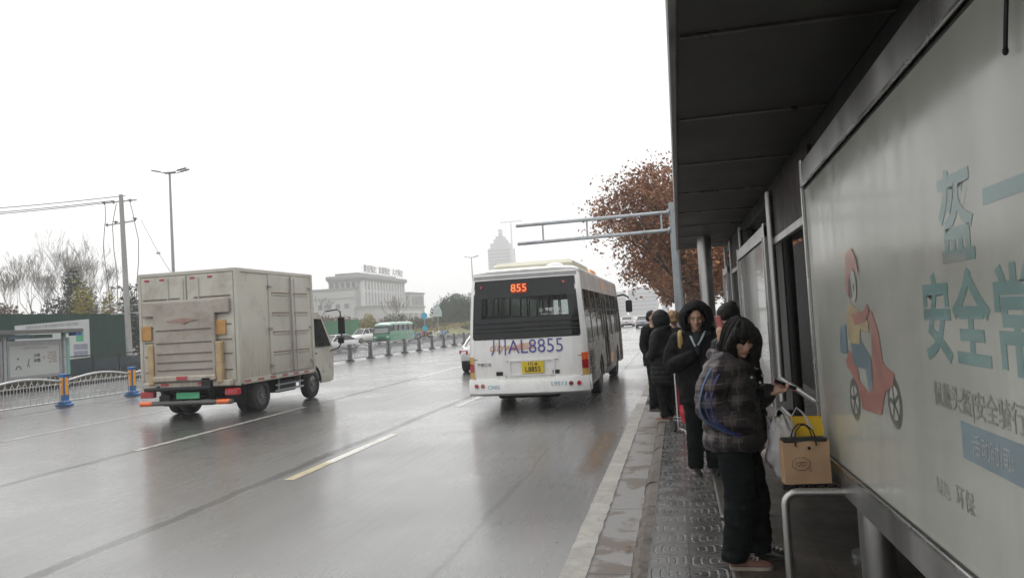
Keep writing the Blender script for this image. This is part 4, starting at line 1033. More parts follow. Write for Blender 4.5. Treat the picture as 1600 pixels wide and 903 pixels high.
SHOEBR = P('brown suede shoe', (.17, .085, .06), .7, 0, .25, 14, .2, 80)
SOLE = P('pale rubber sole', (.30, .26, .22), .7, 0, .15, 14)
EYEW = P('eye white', (.5, .47, .44), .2); LIP = P('lip', (.30, .11, .09), .45)

def catmull(pts, m=6):
    P_ = [Vector(p) for p in pts]; out = []
    for i in range(len(P_) - 1):
        p0 = P_[max(0, i - 1)]; p1 = P_[i]; p2 = P_[i + 1]; p3 = P_[min(len(P_) - 1, i + 2)]
        for k in range(m):
            f = k / m; out.append(.5 * ((2 * p1) + (p2 - p0) * f + (2 * p0 - 5 * p1 + 4 * p2 - p3) * f * f + (3 * p1 - p0 - 3 * p2 + p3) * f ** 3))
    out.append(P_[-1]); return out
def interp(vals, f):
    x = f * (len(vals) - 1); i = min(int(x), len(vals) - 2); u = x - i; return vals[i] * (1 - u) + vals[i + 1] * u
def limb(mb, pts, rs, n=14, m=6, puff=0, period=.08, flat=1.0, up=None):
    c = catmull(pts, m); N = len(c); d = 0; out = []
    for i, p in enumerate(c):
        if i: d += (p - c[i - 1]).length
        r = interp(rs, i / (N - 1))
        if puff: r *= 1 + puff * (abs(sin(pi * d / period)) ** .6 - .6)
        out.append(r)
    mb.tube(c, out, n, True, True, flat, up)
def torso(mb, secs, step=.012, n=36, puff=0, period=.09, pw=1.0):
    """secs: (z, rx, ry, cy[, cx]) bottom to top; superellipse rings"""
    z0, z1 = secs[0][0], secs[-1][0]; N = max(2, int((z1 - z0) / step)); rings = []
    secs = [s_ if len(s_) > 4 else (*s_, 0) for s_ in secs]
    for i in range(N + 1):
        z = z0 + (z1 - z0) * i / N
        k = 0
        while k < len(secs) - 2 and z > secs[k + 1][0]: k += 1
        a, b = secs[k], secs[k + 1]; u = (z - a[0]) / (b[0] - a[0]); u = u * u * (3 - 2 * u)
        rx, ry, cy0, cx0 = (a[j] * (1 - u) + b[j] * u for j in (1, 2, 3, 4))
        q = 1
        if puff: q = 1 + puff * (abs(sin(pi * (z - z0) / period)) ** .55 - .6)
        rings.append([(cx0 + rx * q * abs(cos(t_)) ** .85 * (1 if cos(t_) > 0 else -1), cy0 + ry * q * abs(sin(t_)) ** .85 * (1 if sin(t_) > 0 else -1), z) for t_ in [2 * pi * j / n for j in range(n)]])
    mb.rings(rings)
def headM(yaw=0, pitch=0, roll=0): return Matrix.Rotation(rad(yaw), 3, 'Z') @ Matrix.Rotation(rad(-pitch), 3, 'X') @ Matrix.Rotation(rad(roll), 3, 'Y')
def head(mb, c, R, neck):
    c = Vector(c); g = lambda x, y, z: c + R @ Vector((x, y, z))
    mb.ell(g(0, -.012, .028), (.076, .096, .095), R, 24, 16)
    mb.ell(g(0, .015, -.04), (.060, .076, .074), R, 20, 14)
    mb.ell(g(0, .064, -.092), (.026, .022, .02), R)
    mb.ell(g(0, .075, .03), (.052, .018, .018), R)
    for s_ in (-1, 1):
        mb.ell(g(s_ * .038, .062, -.022), (.024, .022, .022), R); mb.ell(g(s_ * .078, -.004, -.012), (.010, .018, .030), R)
        mb.ell(g(s_ * .011, .094, -.035), (.009, .010, .009), R, 10, 8)
    mb.tube([g(0, .080, .022), g(0, .096, -.008), g(0, .105, -.032), g(0, .090, -.044)], [.009, .010, .013, .008], 10, True, True)
    mb.ell(g(0, .084, -.062), (.024, .012, .010), R, 12, 8)
    limb(mb, [neck, g(0, -.02, -.05)], [.058, .052])
def face_parts(o, c, R, shut=False):
    c = Vector(c); g = lambda x, y, z: c + R @ Vector((x, y, z))
    for s_ in (-1, 1):
        mb = MB(); mb.ell(g(s_ * .032, .079, .004), (.013, .006, .0035 if shut else .0055), R, 12, 8); e = mb.build('eye', EYEW if not shut else HAIR, o, True)
        if not shut: MB().ell(g(s_ * .032, .0832, .004), (.0055, .003, .005), R, 10, 8).build('iris', HAIR, e, True)
        mb = MB(); mb.tube([g(s_ * .014, .0905, .022), g(s_ * .032, .0905, .028), g(s_ * .05, .076, .023)], [.0035, .004, .002], 6, True, True, .7); mb.build('eyebrow', HAIR, o, True)
    MB().ell(g(0, .0935, -.0625), (.021, .005, .006), R, 12, 8).build('lips', LIP, o, True)
def hand(mb, w, d, nrm, curl=.6, s_=1, grip=None):
    """w wrist, d pointing direction, nrm = back-of-hand normal, s_: thumb side sign"""
    w = Vector(w); d = Vector(d).normalized(); nrm = Vector(nrm); nrm = (nrm - d * nrm.dot(d)).normalized(); sd = d.cross(nrm) * s_
    R = Matrix((sd, d, nrm)).transposed()
    mb.ell(w + d * .048, (.040, .052, .015), R, 14, 10); limb(mb, [w - d * .03, w + d * .03], [.026, .028], 10, 3, flat=.75, up=nrm)
    for i, (off, L, ) in enumerate(((.029, .070), (.010, .078), (-.010, .072), (-.028, .056))):
        p = w + sd * off + d * .08; a = .15; dd = (d * cos(a) - nrm * sin(a)); pts = [w + sd * off * .8 + d * .05, p]
        for f in (.45, .32, .23):
            p = p + dd * L * f; pts.append(p.copy()); a += curl; dd = d * cos(a) - nrm * sin(a)
        mb.tube(pts, [.0095, .0095, .009, .008, .007], 8, True, True)
    tb_ = w + sd * .030 + d * .020
    mb.tube([w + d * .02 + sd * .01, tb_ + sd * .008, tb_ + sd * .022 + d * .03 - nrm * .008, tb_ + sd * .018 + d * .058 - nrm * .022], [.012, .0125, .011, .009], 8, True, True)
def shoe(o, p, ang, L=.27, mat=SHOEB, sole=None, laces=False):
    M = Matrix.Translation(p) @ Matrix.Rotation(rad(ang), 4, 'Z'); sc = L / .27
    st = [(-.075, .030, .075), (-.05, .036, .085), (0, .037, .09), (.05, .040, .078), (.10, .046, .058), (.15, .046, .045), (.18, .036, .036), (.195, .018, .024)]
    rings = []
    for y, w_, h in st:
        rings.append([M @ Vector((x * w_ * sc, y * sc, .018 + z * (h - .018))) for x, z in ((-1, 0), (1, 0), (1.04, .35), (.8, .8), (.35, 1), (-.35, 1), (-.8, .8), (-1.04, .35))])
    mb = MB(); mb.rings(rings); s_ = fuse('shoe', mb, .008, mat, o, 2)
    mb = MB(); mb.rings([[M @ Vector((w_ * sc * 1.08 * x, y * sc, z)) for x, z in ((-1, 0), (1, 0), (1, .022), (-1, .022))] for y, w_, h in st]); mb.build('sole', sole or SHOEB, s_, True)
    if laces:
        mb = MB()
        for i, yy in enumerate((.045, .07, .095)): mb.tube([M @ Vector((-.025, yy, .076 - i * .007)), M @ Vector((0, yy + .012, .092 - i * .011)), M @ Vector((.025, yy, .076 - i * .007))], .0035, 5)
        mb.ell(M @ Vector((.0, .04, .10)), (.02, .012, .012)); mb.build('laces', P('white laces', (.6, .6, .6), .6), s_, True)
def body(label, loc, rz, c, R, J, vox=.009, hands=()):
    """one continuous skin under the clothes; J: joints"""
    mb = MB(); head(mb, c, R, J['neck'])
    torso(mb, [(J['hip_z'], .13, .09, 0), (J['hip_z'] + .2, .12, .085, 0), (J['sh_z'] - .1, .15, .09, J.get('cy', 0)), (J['sh_z'] + .02, .07, .06, J.get('cy', 0))], .03, 20)
    for s_, k in ((-1, 'L'), (1, 'R')):
        S0, E0, W0 = J['s' + k], J['e' + k], J['w' + k]; limb(mb, [S0, E0, W0], [.045, .036, .026], 12, 5)
        limb(mb, [(s_ * .08, 0, J['hip_z']), J['k' + k], J['a' + k]], [.075, .052, .036], 12, 5)
    for h in hands: hand(mb, *h[0], **h[1])
    b = fuse('person', mb, vox, SKIN, None, 3)
    b.location = loc; b.rotation_euler = (0, 0, rad(rz)); return tag(b, label, 'person')
def trousers(o, J, rs=(.105, .085, .075), mat=TROU, wr=.008, vox=.01, flare=0):
    mb = MB()
    for s_, k in ((-1, 'L'), (1, 'R')):
        a = Vector(J['a' + k]); a.z = .05; limb(mb, [(s_ * .085, J.get('cyh', 0), J['hip_z'] + .02), J['k' + k], a + Vector((0, 0, .0))], rs, 16, 6, flat=1.0)
    torso(mb, [(J['hip_z'] - .08, .17, .12, J.get('cyh', 0)), (J['hip_z'] + .12, .165, .12, J.get('cyh', 0))], .02, 24)
    q = fuse('trousers', mb, vox, mat, o, 3, wr, 7, (1, 1, 1.8))
    for v in q.data.vertices:
        if v.co.z < .055: v.co.z = .055 + .012 * noise.noise(v.co * 20)
        if v.co.z < .6: v.co += Vector((noise.noise(Vector((v.co.x * 6, v.co.y * 6, v.co.z * 16))), noise.noise(Vector((v.co.y * 6, v.co.x * 6, v.co.z * 18 + 5))), 0)) * .010 * (1 - v.co.z / .6)
    return q
def hood(o, c, R, r=(.135, .135, .16), off=(0, -.025, .02), mat=NYL, op=(.078, .09, -.10), seam=True):
    c = Vector(c); g = lambda v: c + R @ (Vector(off) + Vector(v))
    mb = MB(); mb.ell((0, 0, 0), r, None, 44, 34); b = mb.b
    kill = [v for v in b.verts if v.co.y > .02 and ((v.co.x / op[0]) ** 2 + ((v.co.z - (op[1] + op[2]) / 2) / ((op[1] - op[2]) / 2)) ** 2) < 1]
    bmesh.ops.delete(b, geom=kill, context='VERTS')
    for v in b.verts:
        k = 1 + .05 * noise.noise(v.co * 14) + .05 * noise.noise(v.co * 30); v.co = g(v.co * k)
    me = bpy.data.meshes.new('hood'); b.to_mesh(me); b.free(); q = bpy.data.objects.new('tmp', me); S.collection.objects.link(q)
    m = q.modifiers.new('s', 'SOLIDIFY'); m.thickness = .018; m.offset = 0; m2 = q.modifiers.new('u', 'SUBSURF'); m2.levels = 1; m2.render_levels = 1
    bpy.context.view_layer.update(); me2 = bpy.data.meshes.new_from_object(q.evaluated_get(bpy.context.evaluated_depsgraph_get())); bpy.data.objects.remove(q)
    h = bpy.data.objects.new('hood', me2); S.collection.objects.link(h); h.parent = o; me2.materials.clear(); me2.materials.append(mat)
    for p in me2.polygons: p.use_smooth = True
    return h

# --- woman in the plaid padded jacket, facing the shelter, reading her phone
c = (.01, .085, 1.488); R = headM(-52, 22)
J = dict(neck=(0, .0, 1.36), hip_z=.82, sh_z=1.37, sL=(-.17, 0, 1.33), eL=(-.23, .10, 1.07), wL=(-.09, .245, 1.13), sR=(.17, -.01, 1.33), eR=(.25, -.10, 1.06), wR=(.16, .09, .95),
         kL=(-.12, .09, .46), aL=(-.13, .09, .12), kR=(.10, .03, .46), aR=(.11, -.03, .12))
w1 = body('woman in a grey brown plaid padded jacket with blue sleeve stripes reading her phone', (.305, 5.29, .15), -100, c, R, J, .0065,
          [((J['wL'], (.25, .9, .12), (-.55, -.1, -.8)), dict(curl=.5, s_=-1))])
face_parts(w1, c, R, True)
trousers(w1, J, (.125, .102, .090), TROU, .012)
shoe(w1, (.11, .01, 0), 14, .27, SHOEBR, SOLE, True); shoe(w1, (-.13, .14, 0), 4, .25, SHOEB, None, True)
t = NT('plaid padded nylon'); xyz = t.sep(); ang = t.math('ARCTAN2', t.math('SUBTRACT', xyz[1], .0), xyz[0])
u = t.math('MULTIPLY', ang, .24); 
def stripe(x, per, w, ph=0): return t.math('LESS_THAN', t.math('FRACT', t.math('ADD', t.math('DIVIDE', x, per), ph)), w)
zz = t.math('ADD', xyz[2], t.math('MULTIPLY', t.noise(3, 2), .03)); uu = t.math('ADD', t.math('ADD', xyz[1], t.math('MULTIPLY', xyz[0], .4)), t.math('MULTIPLY', t.noise(3, 2), .03))
base = t.mix(t.ramp(t.noise(6, 4), .3, .7), (.082, .068, .067), (.108, .09, .088))
c1 = t.mix(t.math('MULTIPLY', stripe(zz, .115, .42), .75), base, (.018, .017, .019)); c1 = t.mix(t.math('MULTIPLY', stripe(uu, .095, .40), .75), c1, (.016, .015, .017))
c1 = t.mix(t.math('MULTIPLY', stripe(zz, .115, .05, .3), .7), c1, (.17, .15, .152)); c1 = t.mix(t.math('MULTIPLY', stripe(uu, .095, .06, .3), .7), c1, (.17, .15, .152))
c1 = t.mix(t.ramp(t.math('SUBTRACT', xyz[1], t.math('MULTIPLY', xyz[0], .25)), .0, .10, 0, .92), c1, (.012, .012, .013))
t.set(c1, .45, spec=.2); t.bump(t.math('ADD', t.noise(16, 5, t.scaled((1, 1, 2.2)), .6), t.math('MULTIPLY', t.noise(60, 3), .2)), .75, .02); PLAID = t.m
mb = MB()
torso(mb, [(.765, .215, .19, .005), (.80, .222, .198, .005), (1.0, .218, .183, .0), (1.18, .215, .175, -.01), (1.3, .20, .15, -.01), (1.37, .13, .11, -.005)], .01, 40, .09, .125)
limb(mb, [J['sR'], (.235, -.08, 1.2), J['eR'], (.235, .0, .98), (.175, .085, .945)], [.095, .10, .095, .085, .075], 20, 10, .10, .11)
limb(mb, [J['sL'], (-.22, .03, 1.2), J['eL'], (-.17, .18, 1.08), (-.105, .228, 1.115)], [.095, .10, .09, .075, .06], 20, 10, .08, .11)
limb(mb, [(-.09, -.04, 1.37), (0, -.095, 1.39), (.10, -.05, 1.375), (.125, .04, 1.345), (.06, .15, 1.29)], [.042, .045, .042, .036, .03], 14, 6)
limb(mb, [(-.10, -.05, 1.36), (-.12, .04, 1.33), (-.04, .14, 1.28)], [.05, .045, .03], 14, 6)
coat1 = fuse('padded_jacket', mb, .009, PLAID, w1, 3, .010, 10, (1, 1, 1.6))
SB = [P('blue sleeve stripe', (.025, .06, .20), .5), P('pale blue sleeve stripe', (.06, .11, .22), .5), P('violet sleeve stripe', (.035, .032, .15), .5)]
def sleeve_stripe(off, m):
    pts = [(.262 + off * .2, -.02 - off * 1, 1.335), (.325, -.075 - off * 1.0, 1.23), (.345, -.11 - off * 1.0, 1.10), (.335, -.085 - off * 1.1, 1.0), (.318, -.02 - off * .6, .935), (.275, .07 - off * .4, .885)]
    mb = MB(); limb(mb, pts, [.0085] * 6, 8, 6, flat=.5); mb.build('sleeve_stripe', m, coat1, True)
sleeve_stripe(.045, SB[1]); sleeve_stripe(.012, SB[0]); sleeve_stripe(-.022, SB[2])
mb = MB(); limb(mb, [(.10, .115, 1.318), (.07, .165, 1.30), (.02, .19, 1.285)], [.005] * 3, 6, 5); mb.build('zip_trim', P('pale zip trim', (.25, .27, .27), .4), coat1, True)
mb = MB()
for p in ((.13, .155, 1.24), (.07, .20, 1.2), (.02, .215, 1.24)): mb.ell(p, (.009, .009, .009))
mb.build('press_studs', P('silver stud', (.5, .5, .5), .3, .8), coat1, True)
mb = MB(); g = lambda x, y, z: Vector(c) + R @ Vector((x, y, z))
mb.ell(g(0, -.022, .036), (.096, .112, .104), R, 24, 18); mb.ell(g(0, -.055, -.06), (.108, .085, .15), R, 20, 14); mb.ell(g(.055, .0, -.06), (.05, .065, .13), R, 16, 12); mb.ell(g(-.07, .01, -.08), (.05, .07, .14), R, 16, 12)
mb.ell(g(-.02, .082, .068), (.066, .03, .034), R); mb.ell(g(.035, .080, .058), (.035, .026, .036), R)
limb(mb, [g(.06, .05, .08), g(.088, .045, .0), g(.085, .03, -.09), g(.075, .0, -.18)], [.03, .032, .036, .03], 12, 6)
limb(mb, [g(-.05, .07, .08), g(-.085, .07, .01), g(-.09, .06, -.09), g(-.08, .05, -.19)], [.032, .036, .045, .035], 12, 6)
limb(mb, [g(-.06, .0, .08), g(-.105, .0, .0), g(-.11, -.0, -.1), g(-.09, -.02, -.2)], [.035, .045, .055, .035], 12, 6)
hr = fuse('hair', mb, .0065, HAIR, w1, 2, .007, 22, (2.2, 2.2, .35))
rg = random.Random(5); mb = MB()
for i in range(190):
    az = rg.uniform(-2.55, 2.55) + pi * 1.5      # around the head, open at the face
    x0, y0 = cos(az), sin(az); k = rg.uniform(.96, 1.05); L = rg.uniform(.16, .25)
    front = max(0, y0); px_ = 1.03 * k
    pts = [g(x0 * .02, y0 * .03 - .02, .142), g(x0 * .062 * px_, y0 * .072 * px_ - .02, .118), g(x0 * .094 * px_, y0 * .108 * px_ - .02, .05), g(x0 * .106 * px_, y0 * .105 * px_ - .02, -.04),
           g(x0 * .112 * px_ + rg.uniform(-.012, .012), y0 * .098 * px_ - .02 + rg.uniform(-.012, .012), -.04 - L * .5), g(x0 * .105 * px_ + rg.uniform(-.02, .02), y0 * .09 * px_ - .015 + rg.uniform(-.02, .02), -.04 - L)]
    if front > .62: continue
    limb(mb, pts, [.003, .006, .0075, .007, .006, .001], 5, 3, flat=.6)
for i in range(26):
    a = rg.uniform(-.055, .06); limb(mb, [g(a * .3, .02, .142), g(a * .8, .075, .115), g(a * 1.1, .103, .06), g(a * 1.2, .100, .022 + rg.uniform(-.012, .014))], [.003, .006, .006, .001], 5, 3, flat=.6)
mb.build('hair_locks', HAIR, hr, True)
o = thing('phone', 'dark smartphone held by the woman in the plaid jacket', 'phone', (0, 0, 0))
mb = MB(); mb.box((0, 0, 0), (.075, .155, .009), bev=.004); mb.build('phone_case', P('pink phone case', (.35, .10, .10), .35), o)
MB().bx(-.034, .034, -.072, .072, .0046, .0062).build('screen', P('phone screen', (.02, .025, .03), .05, coat=1), o)
pw_ = w1.matrix_basis @ Vector((-.075, .345, 1.165)); o.location = pw_; o.rotation_euler = (rad(-24), rad(14), rad(-100))

# --- person with tied up hair behind her
c = (0, .03, 1.60); R = headM(30, 30)
J = dict(neck=(0, 0, 1.42), hip_z=.86, sh_z=1.43, sL=(-.18, 0, 1.38), eL=(-.22, .13, 1.16), wL=(-.125, .20, 1.42), sR=(.18, 0, 1.38), eR=(.24, -.02, 1.10), wR=(.2, .14, .95),
         kL=(-.10, .03, .47), aL=(-.11, -.02, .09), kR=(.10, .03, .47), aR=(.11, -.02, .09))
p2 = body('person with black tied up hair in a black coat, directly behind the plaid jacket woman', (.42, 6.35, .15), 125, c, R, J, .007, [((J['wL'], (.1, .15, 1), (-.6, .7, -.1)), dict(curl=.55, s_=1))])
face_parts(p2, c, R)
trousers(p2, J, (.11, .09, .08)); shoe(p2, (-.11, -.02, 0), -5, .27); shoe(p2, (.11, -.02, 0), 5, .27)
mb = MB(); torso(mb, [(.62, .22, .17, 0), (.8, .235, .175, 0), (1.1, .225, .16, 0), (1.3, .21, .14, 0), (1.43, .13, .10, 0)], .012, 36)
limb(mb, [J['sL'], J['eL'], (-.135, .195, 1.38)], [.085, .08, .058]); limb(mb, [J['sR'], J['eR'], (.2, .12, .98)], [.085, .08, .06]); limb(mb, [(-.09, -.03, 1.42), (0, -.08, 1.47), (.09, -.03, 1.42), (.07, .07, 1.40)], [.045] * 4)
fuse('coat', mb, .01, NYL, p2, 3, .012, 8, (1, 1, 1.5))
mb = MB(); g = lambda x, y, z: Vector(c) + R @ Vector((x, y, z))
mb.ell(g(0, -.016, .052), (.090, .102, .092), R, 24, 16); mb.ell(g(0, -.12, .065), (.042, .045, .042), R); mb.ell(g(0, -.06, -.03), (.08, .06, .06), R)
fuse('hair', mb, .008, HAIR, p2, 2, .004, 20)
o = thing('phone', 'pink backed phone held up by the person with tied up hair', 'phone', (0, 0, 0)); MB().box((0, 0, 0), (.075, .009, .155), bev=.004).build('phone_case', P('pink phone case', (.35, .10, .10), .35), o); MB().bx(-.034, .034, -.0062, -.0046, -.072, .072).build('screen', P('phone screen', (.02, .025, .03), .05, coat=1), o)
o.location = p2.matrix_basis @ Vector((-.095, .205, 1.565)); o.rotation_euler = (rad(-12), 0, rad(125))

# --- hooded man facing the camera
c = (0, .03, 1.60); R = headM(4, 3)
J = dict(neck=(0, 0, 1.43), hip_z=.88, sh_z=1.45, sL=(-.20, 0, 1.40), eL=(-.25, .02, 1.12), wL=(-.10, .20, 1.15), sR=(.20, 0, 1.40), eR=(.27, .03, 1.13), wR=(.08, .19, 1.24),
         kL=(-.09, .02, .48), aL=(-.09, -.02, .09), kR=(.09, .02, .48), aR=(.10, .0, .09))
p3 = body('man facing the camera in a black hooded coat with a tan shoulder strap', (.175, 8.15, .15), 176, c, R, J, .008)
face_parts(p3, c, R)
trousers(p3, J, (.115, .09, .078)); shoe(p3, (-.09, -.02, 0), -4, .28, SHOEB, P('dark sole', (.08, .075, .07), .7)); shoe(p3, (.10, 0, 0), 6, .28, SHOEB, P('dark sole', (.08, .075, .07), .7))
mb = MB(); torso(mb, [(.72, .23, .165, 0), (.86, .235, .17, 0), (1.1, .225, .165, 0), (1.32, .22, .145, 0), (1.45, .14, .11, 0)], .012, 36)
limb(mb, [J['sR'], (.265, .0, 1.25), J['eR'], (.19, .15, 1.17), (.06, .195, 1.23)], [.09, .088, .085, .075, .065], 16, 8); limb(mb, [J['sL'], J['eL'], (-.10, .19, 1.14)], [.09, .082, .065], 16, 8)
limb(mb, [(-.12, .05, 1.43), (-.13, -.05, 1.47), (0, -.10, 1.52), (.13, -.05, 1.47), (.12, .05, 1.43)], [.06] * 5)
fuse('coat', mb, .01, BLKC, p3, 3, .014, 7, (1, 1, 1.3))
hood(p3, c, R, (.172, .155, .175), (0, -.035, .01), BLKC, (.10, .10, -.15))
mb = MB(); mb.ell(Vector(c) + Vector((0, -.02, .045)), (.082, .098, .085)); fuse('hair', mb, .01, HAIR, p3, 1)
mb = MB(); limb(mb, [(.17, .105, 1.33), (.17, .09, 1.44), (.165, .0, 1.485), (.16, -.08, 1.43)], [.026] * 4, 8, 5, flat=.35, up=(0, 1, 0)); mb.build('shoulder_strap', P('tan canvas strap', (.36, .24, .09), .7), p3, True)
mb = MB(); limb(mb, [(-.085, .055, 1.47), (-.05, .125, 1.40), (-.01, .165, 1.34)], [.012] * 3, 8, 5); limb(mb, [(.085, .055, 1.47), (.05, .125, 1.40), (.02, .165, 1.33)], [.012] * 3, 8, 5); mb.build('collar_trim', P('pale grey collar', (.35, .40, .42), .6), p3, True)
mb = MB(); limb(mb, [(0, .10, 1.44), (0, .15, 1.36), (-.01, .18, 1.25)], [.045, .04, .02], 10, 5, flat=.4, up=(0, 1, 0)); mb.build('scarf', NAVY, p3, True)

# --- long padded coat with hood, seen from behind
c = (0, .03, 1.55); R = headM(10, 4)
J = dict(neck=(0, 0, 1.38), hip_z=.84, sh_z=1.40, sL=(-.18, 0, 1.34), eL=(-.24, .02, 1.08), wL=(-.14, .18, 1.0), sR=(.18, 0, 1.34), eR=(.24, .02, 1.08), wR=(.14, .18, 1.0),
         kL=(-.09, .02, .46), aL=(-.09, -.03, .09), kR=(.09, .03, .46), aR=(.11, .0, .09))
p4 = body('person in a long black padded coat with the hood up and brown shoes', (-.28, 12.15, .15), 62, c, R, J, .01)
trousers(p4, J, (.10, .078, .07)); shoe(p4, (-.09, -.03, 0), 4, .27, SHOEBR, SOLE); shoe(p4, (.11, 0, 0), 20, .27, SHOEBR, SOLE)
mb = MB(); torso(mb, [(.56, .20, .17, 0), (.62, .225, .19, 0), (.85, .225, .185, 0), (1.1, .215, .175, 0), (1.28, .21, .15, 0), (1.41, .14, .12, 0)], .009, 40, .085, .075)
for s_ in (-1, 1): limb(mb, [(s_ * .18, 0, 1.34), (s_ * .235, .0, 1.2), (s_ * .25, .03, 1.06), (s_ * .15, .16, 1.0)], [.09, .088, .082, .07], 16, 10, .09, .085)
limb(mb, [(-.1, .03, 1.40), (-.09, -.07, 1.42), (0, -.11, 1.44), (.09, -.07, 1.42), (.1, .03, 1.40)], [.05] * 5)
fuse('padded_coat', mb, .009, NYL, p4, 2, .006, 10)
hood(p4, c, R, (.135, .14, .165), (0, -.025, .01), NYL, (.075, .09, -.11))

# --- man partly hidden behind the long coat
c = (0, .03, 1.60); R = headM(0, 4)
J = dict(neck=(0, 0, 1.43), hip_z=.88, sh_z=1.44, sL=(-.19, 0, 1.39), eL=(-.24, -.02, 1.12), wL=(-.2, .1, .9), sR=(.19, 0, 1.39), eR=(.24, -.02, 1.12), wR=(.2, .1, .9), kL=(-.09, .02, .48), aL=(-.09, -.02, .09), kR=(.09, .02, .48), aR=(.10, .0, .09))
p5 = body('bareheaded man with short black hair at the kerb, left of the long padded coat', (-.46, 13.3, .15), -125, c, R, J, .01)
face_parts(p5, c, R); trousers(p5, J, (.11, .085, .075)); shoe(p5, (-.09, -.02, 0), 0); shoe(p5, (.10, 0, 0), 8)
mb = MB(); torso(mb, [(.78, .22, .155, 0), (1.1, .22, .155, 0), (1.32, .21, .14, 0), (1.44, .13, .10, 0)], .012, 32)
for s_ in (-1, 1): limb(mb, [(s_ * .19, 0, 1.39), (s_ * .25, -.02, 1.12), (s_ * .2, .1, .9)], [.085, .075, .06])
limb(mb, [(-.08, -.02, 1.43), (0, -.07, 1.47), (.08, -.02, 1.43)], [.045] * 3); fuse('coat', mb, .011, BLKC, p5, 3, .01, 8)
mb = MB(); mb.ell((0, -.005, 1.65), (.083, .098, .085)); mb.ell((0, -.05, 1.60), (.078, .06, .07)); fuse('hair', mb, .009, HAIR, p5, 1, .004, 25)
# --- person in the tan fur hat
c = (0, .03, 1.56); J2 = dict(J); J2['neck'] = (0, 0, 1.39); J2['sh_z'] = 1.40
p6 = body('person in a tan furry hat and dark coat right of the long padded coat', (-.10, 13.5, .15), 10, c, headM(0, 2), J2, .01)
trousers(p6, J, (.11, .085, .075)); shoe(p6, (-.09, -.02, 0), 0); shoe(p6, (.10, 0, 0), 8)
mb = MB(); torso(mb, [(.74, .22, .155, 0), (1.1, .22, .155, 0), (1.28, .21, .14, 0), (1.41, .13, .10, 0)], .012, 32)
for s_ in (-1, 1): limb(mb, [(s_ * .19, 0, 1.35), (s_ * .25, -.02, 1.09), (s_ * .2, .1, .9)], [.085, .075, .06])
fuse('coat', mb, .011, NAVY, p6, 3, .01, 8)
mb = MB(); mb.ell((0, -.01, 1.615), (.112, .12, .10)); mb.ell((0, -.07, 1.55), (.09, .06, .08)); fuse('fur_hat', mb, .009, P('tan fur', (.33, .21, .11), .9, 0, .4, 20, .8, 60), p6, 1, .014, 24)

# --- shopping trolleys
def trolley(label, loc, rz, col):
    o = thing('shopping_trolley', label, 'shopping trolley', loc, rad(rz), 'two wheeled shopping trolleys')
    mb = MB()
    limb(mb, [(0, -.02, .08), (0, -.02, .5), (0, .0, .9)], [.15, .16, .14], 14, 6, flat=.75, up=(0, 1, 0)) if False else torso(mb, [(.14, .12, .08, -.02), (.3, .13, .09, -.02), (.50, .125, .09, -.01), (.56, .09, .06, 0)], .02, 24)
    fuse('trolley_bag', mb, .012, col, o, 2, .012, 9)
    mb = MB(); pts = [(-.13, .10, .02), (-.13, .11, .5), (-.13, .12, .85), (-.11, .13, .93), (.11, .13, .93), (.13, .12, .85), (.13, .11, .5), (.13, .10, .02)]; mb.tube(pts, .011, 8)
    mb.tube([(-.13, .10, .05), (-.13, -.12, .05), (-.1, -.14, .04), (.1, -.14, .04), (.13, -.12, .05), (.13, .10, .05)], .010, 8); mb.tube([(-.12, -.13, .05), (-.12, -.17, -.0), (.12, -.17, -.0), (.12, -.13, .05)], .009, 8); mb.build('frame', P('white tube', (.55, .55, .55), .35), o, True)
    for s_ in (-1, 1): mb = MB(); mb.tube([(s_ * .17, .12, .08), (s_ * .20, .12, .08)], .08, 18); mb.build('wheel', RUBBER, o, True)
    return o
trolley('red shopping trolley with white tube frame between the hooded man and the long coat', (.05, 10.9, .15), 20, P('red nylon', (.40, .015, .03), .5, 0, .15, 6))
trolley('crimson shopping trolley standing just behind the long padded coat', (.0, 12.2, .15), -30, P('crimson nylon', (.28, .015, .05), .5, 0, .15, 6))
# ------------------------------------------------------------------ railings on the centre line
RAIL = P('railing grey white', (.44, .44, .44), .35, .4, .1, 5, dirt=((.2, .19, .18), .4))
BLUE = P('blue railing post', (.02, .11, .30), .4, 0, .15, 5, coat=.3, dirt=((.1, .1, .1), .35))
DGREY = P('weathered grey railing post', (.10, .10, .115), .5, .2, .2, 5)
ORR = P('orange reflector panel', (.80, .33, .02), .4, 0, .1, 10)
FX = -18.35
def rpost(mat, refl, label):
    o = thing('railing_post', label, 'railing post', (0, 0, 0))
    mb = MB(); mb.bx(-.095, .095, -.095, .095, .10, .98, bev=.015); mb.bx(-.105, .105, -.105, .105, .93, 1.0, bev=.02); mb.build('post', mat, o)
    mb = MB(); mb.rings([[(-a, -a, z), (a, -a, z), (a, a, z), (-a, a, z)] for a, z in ((.13, .10), (.13, .15), (.09, .2))]); mb.bx(-.26, .26, -.12, .12, .012, .10, bev=.03); mb.build('base', BLUE if refl else mat, o)
    if refl: mb = MB(); mb.bx(.096, .101, -.06, .06, .36, .88); mb.bx(-.06, .06, -.101, -.096, .36, .88); mb.build('reflector', ORR, o)
    return o
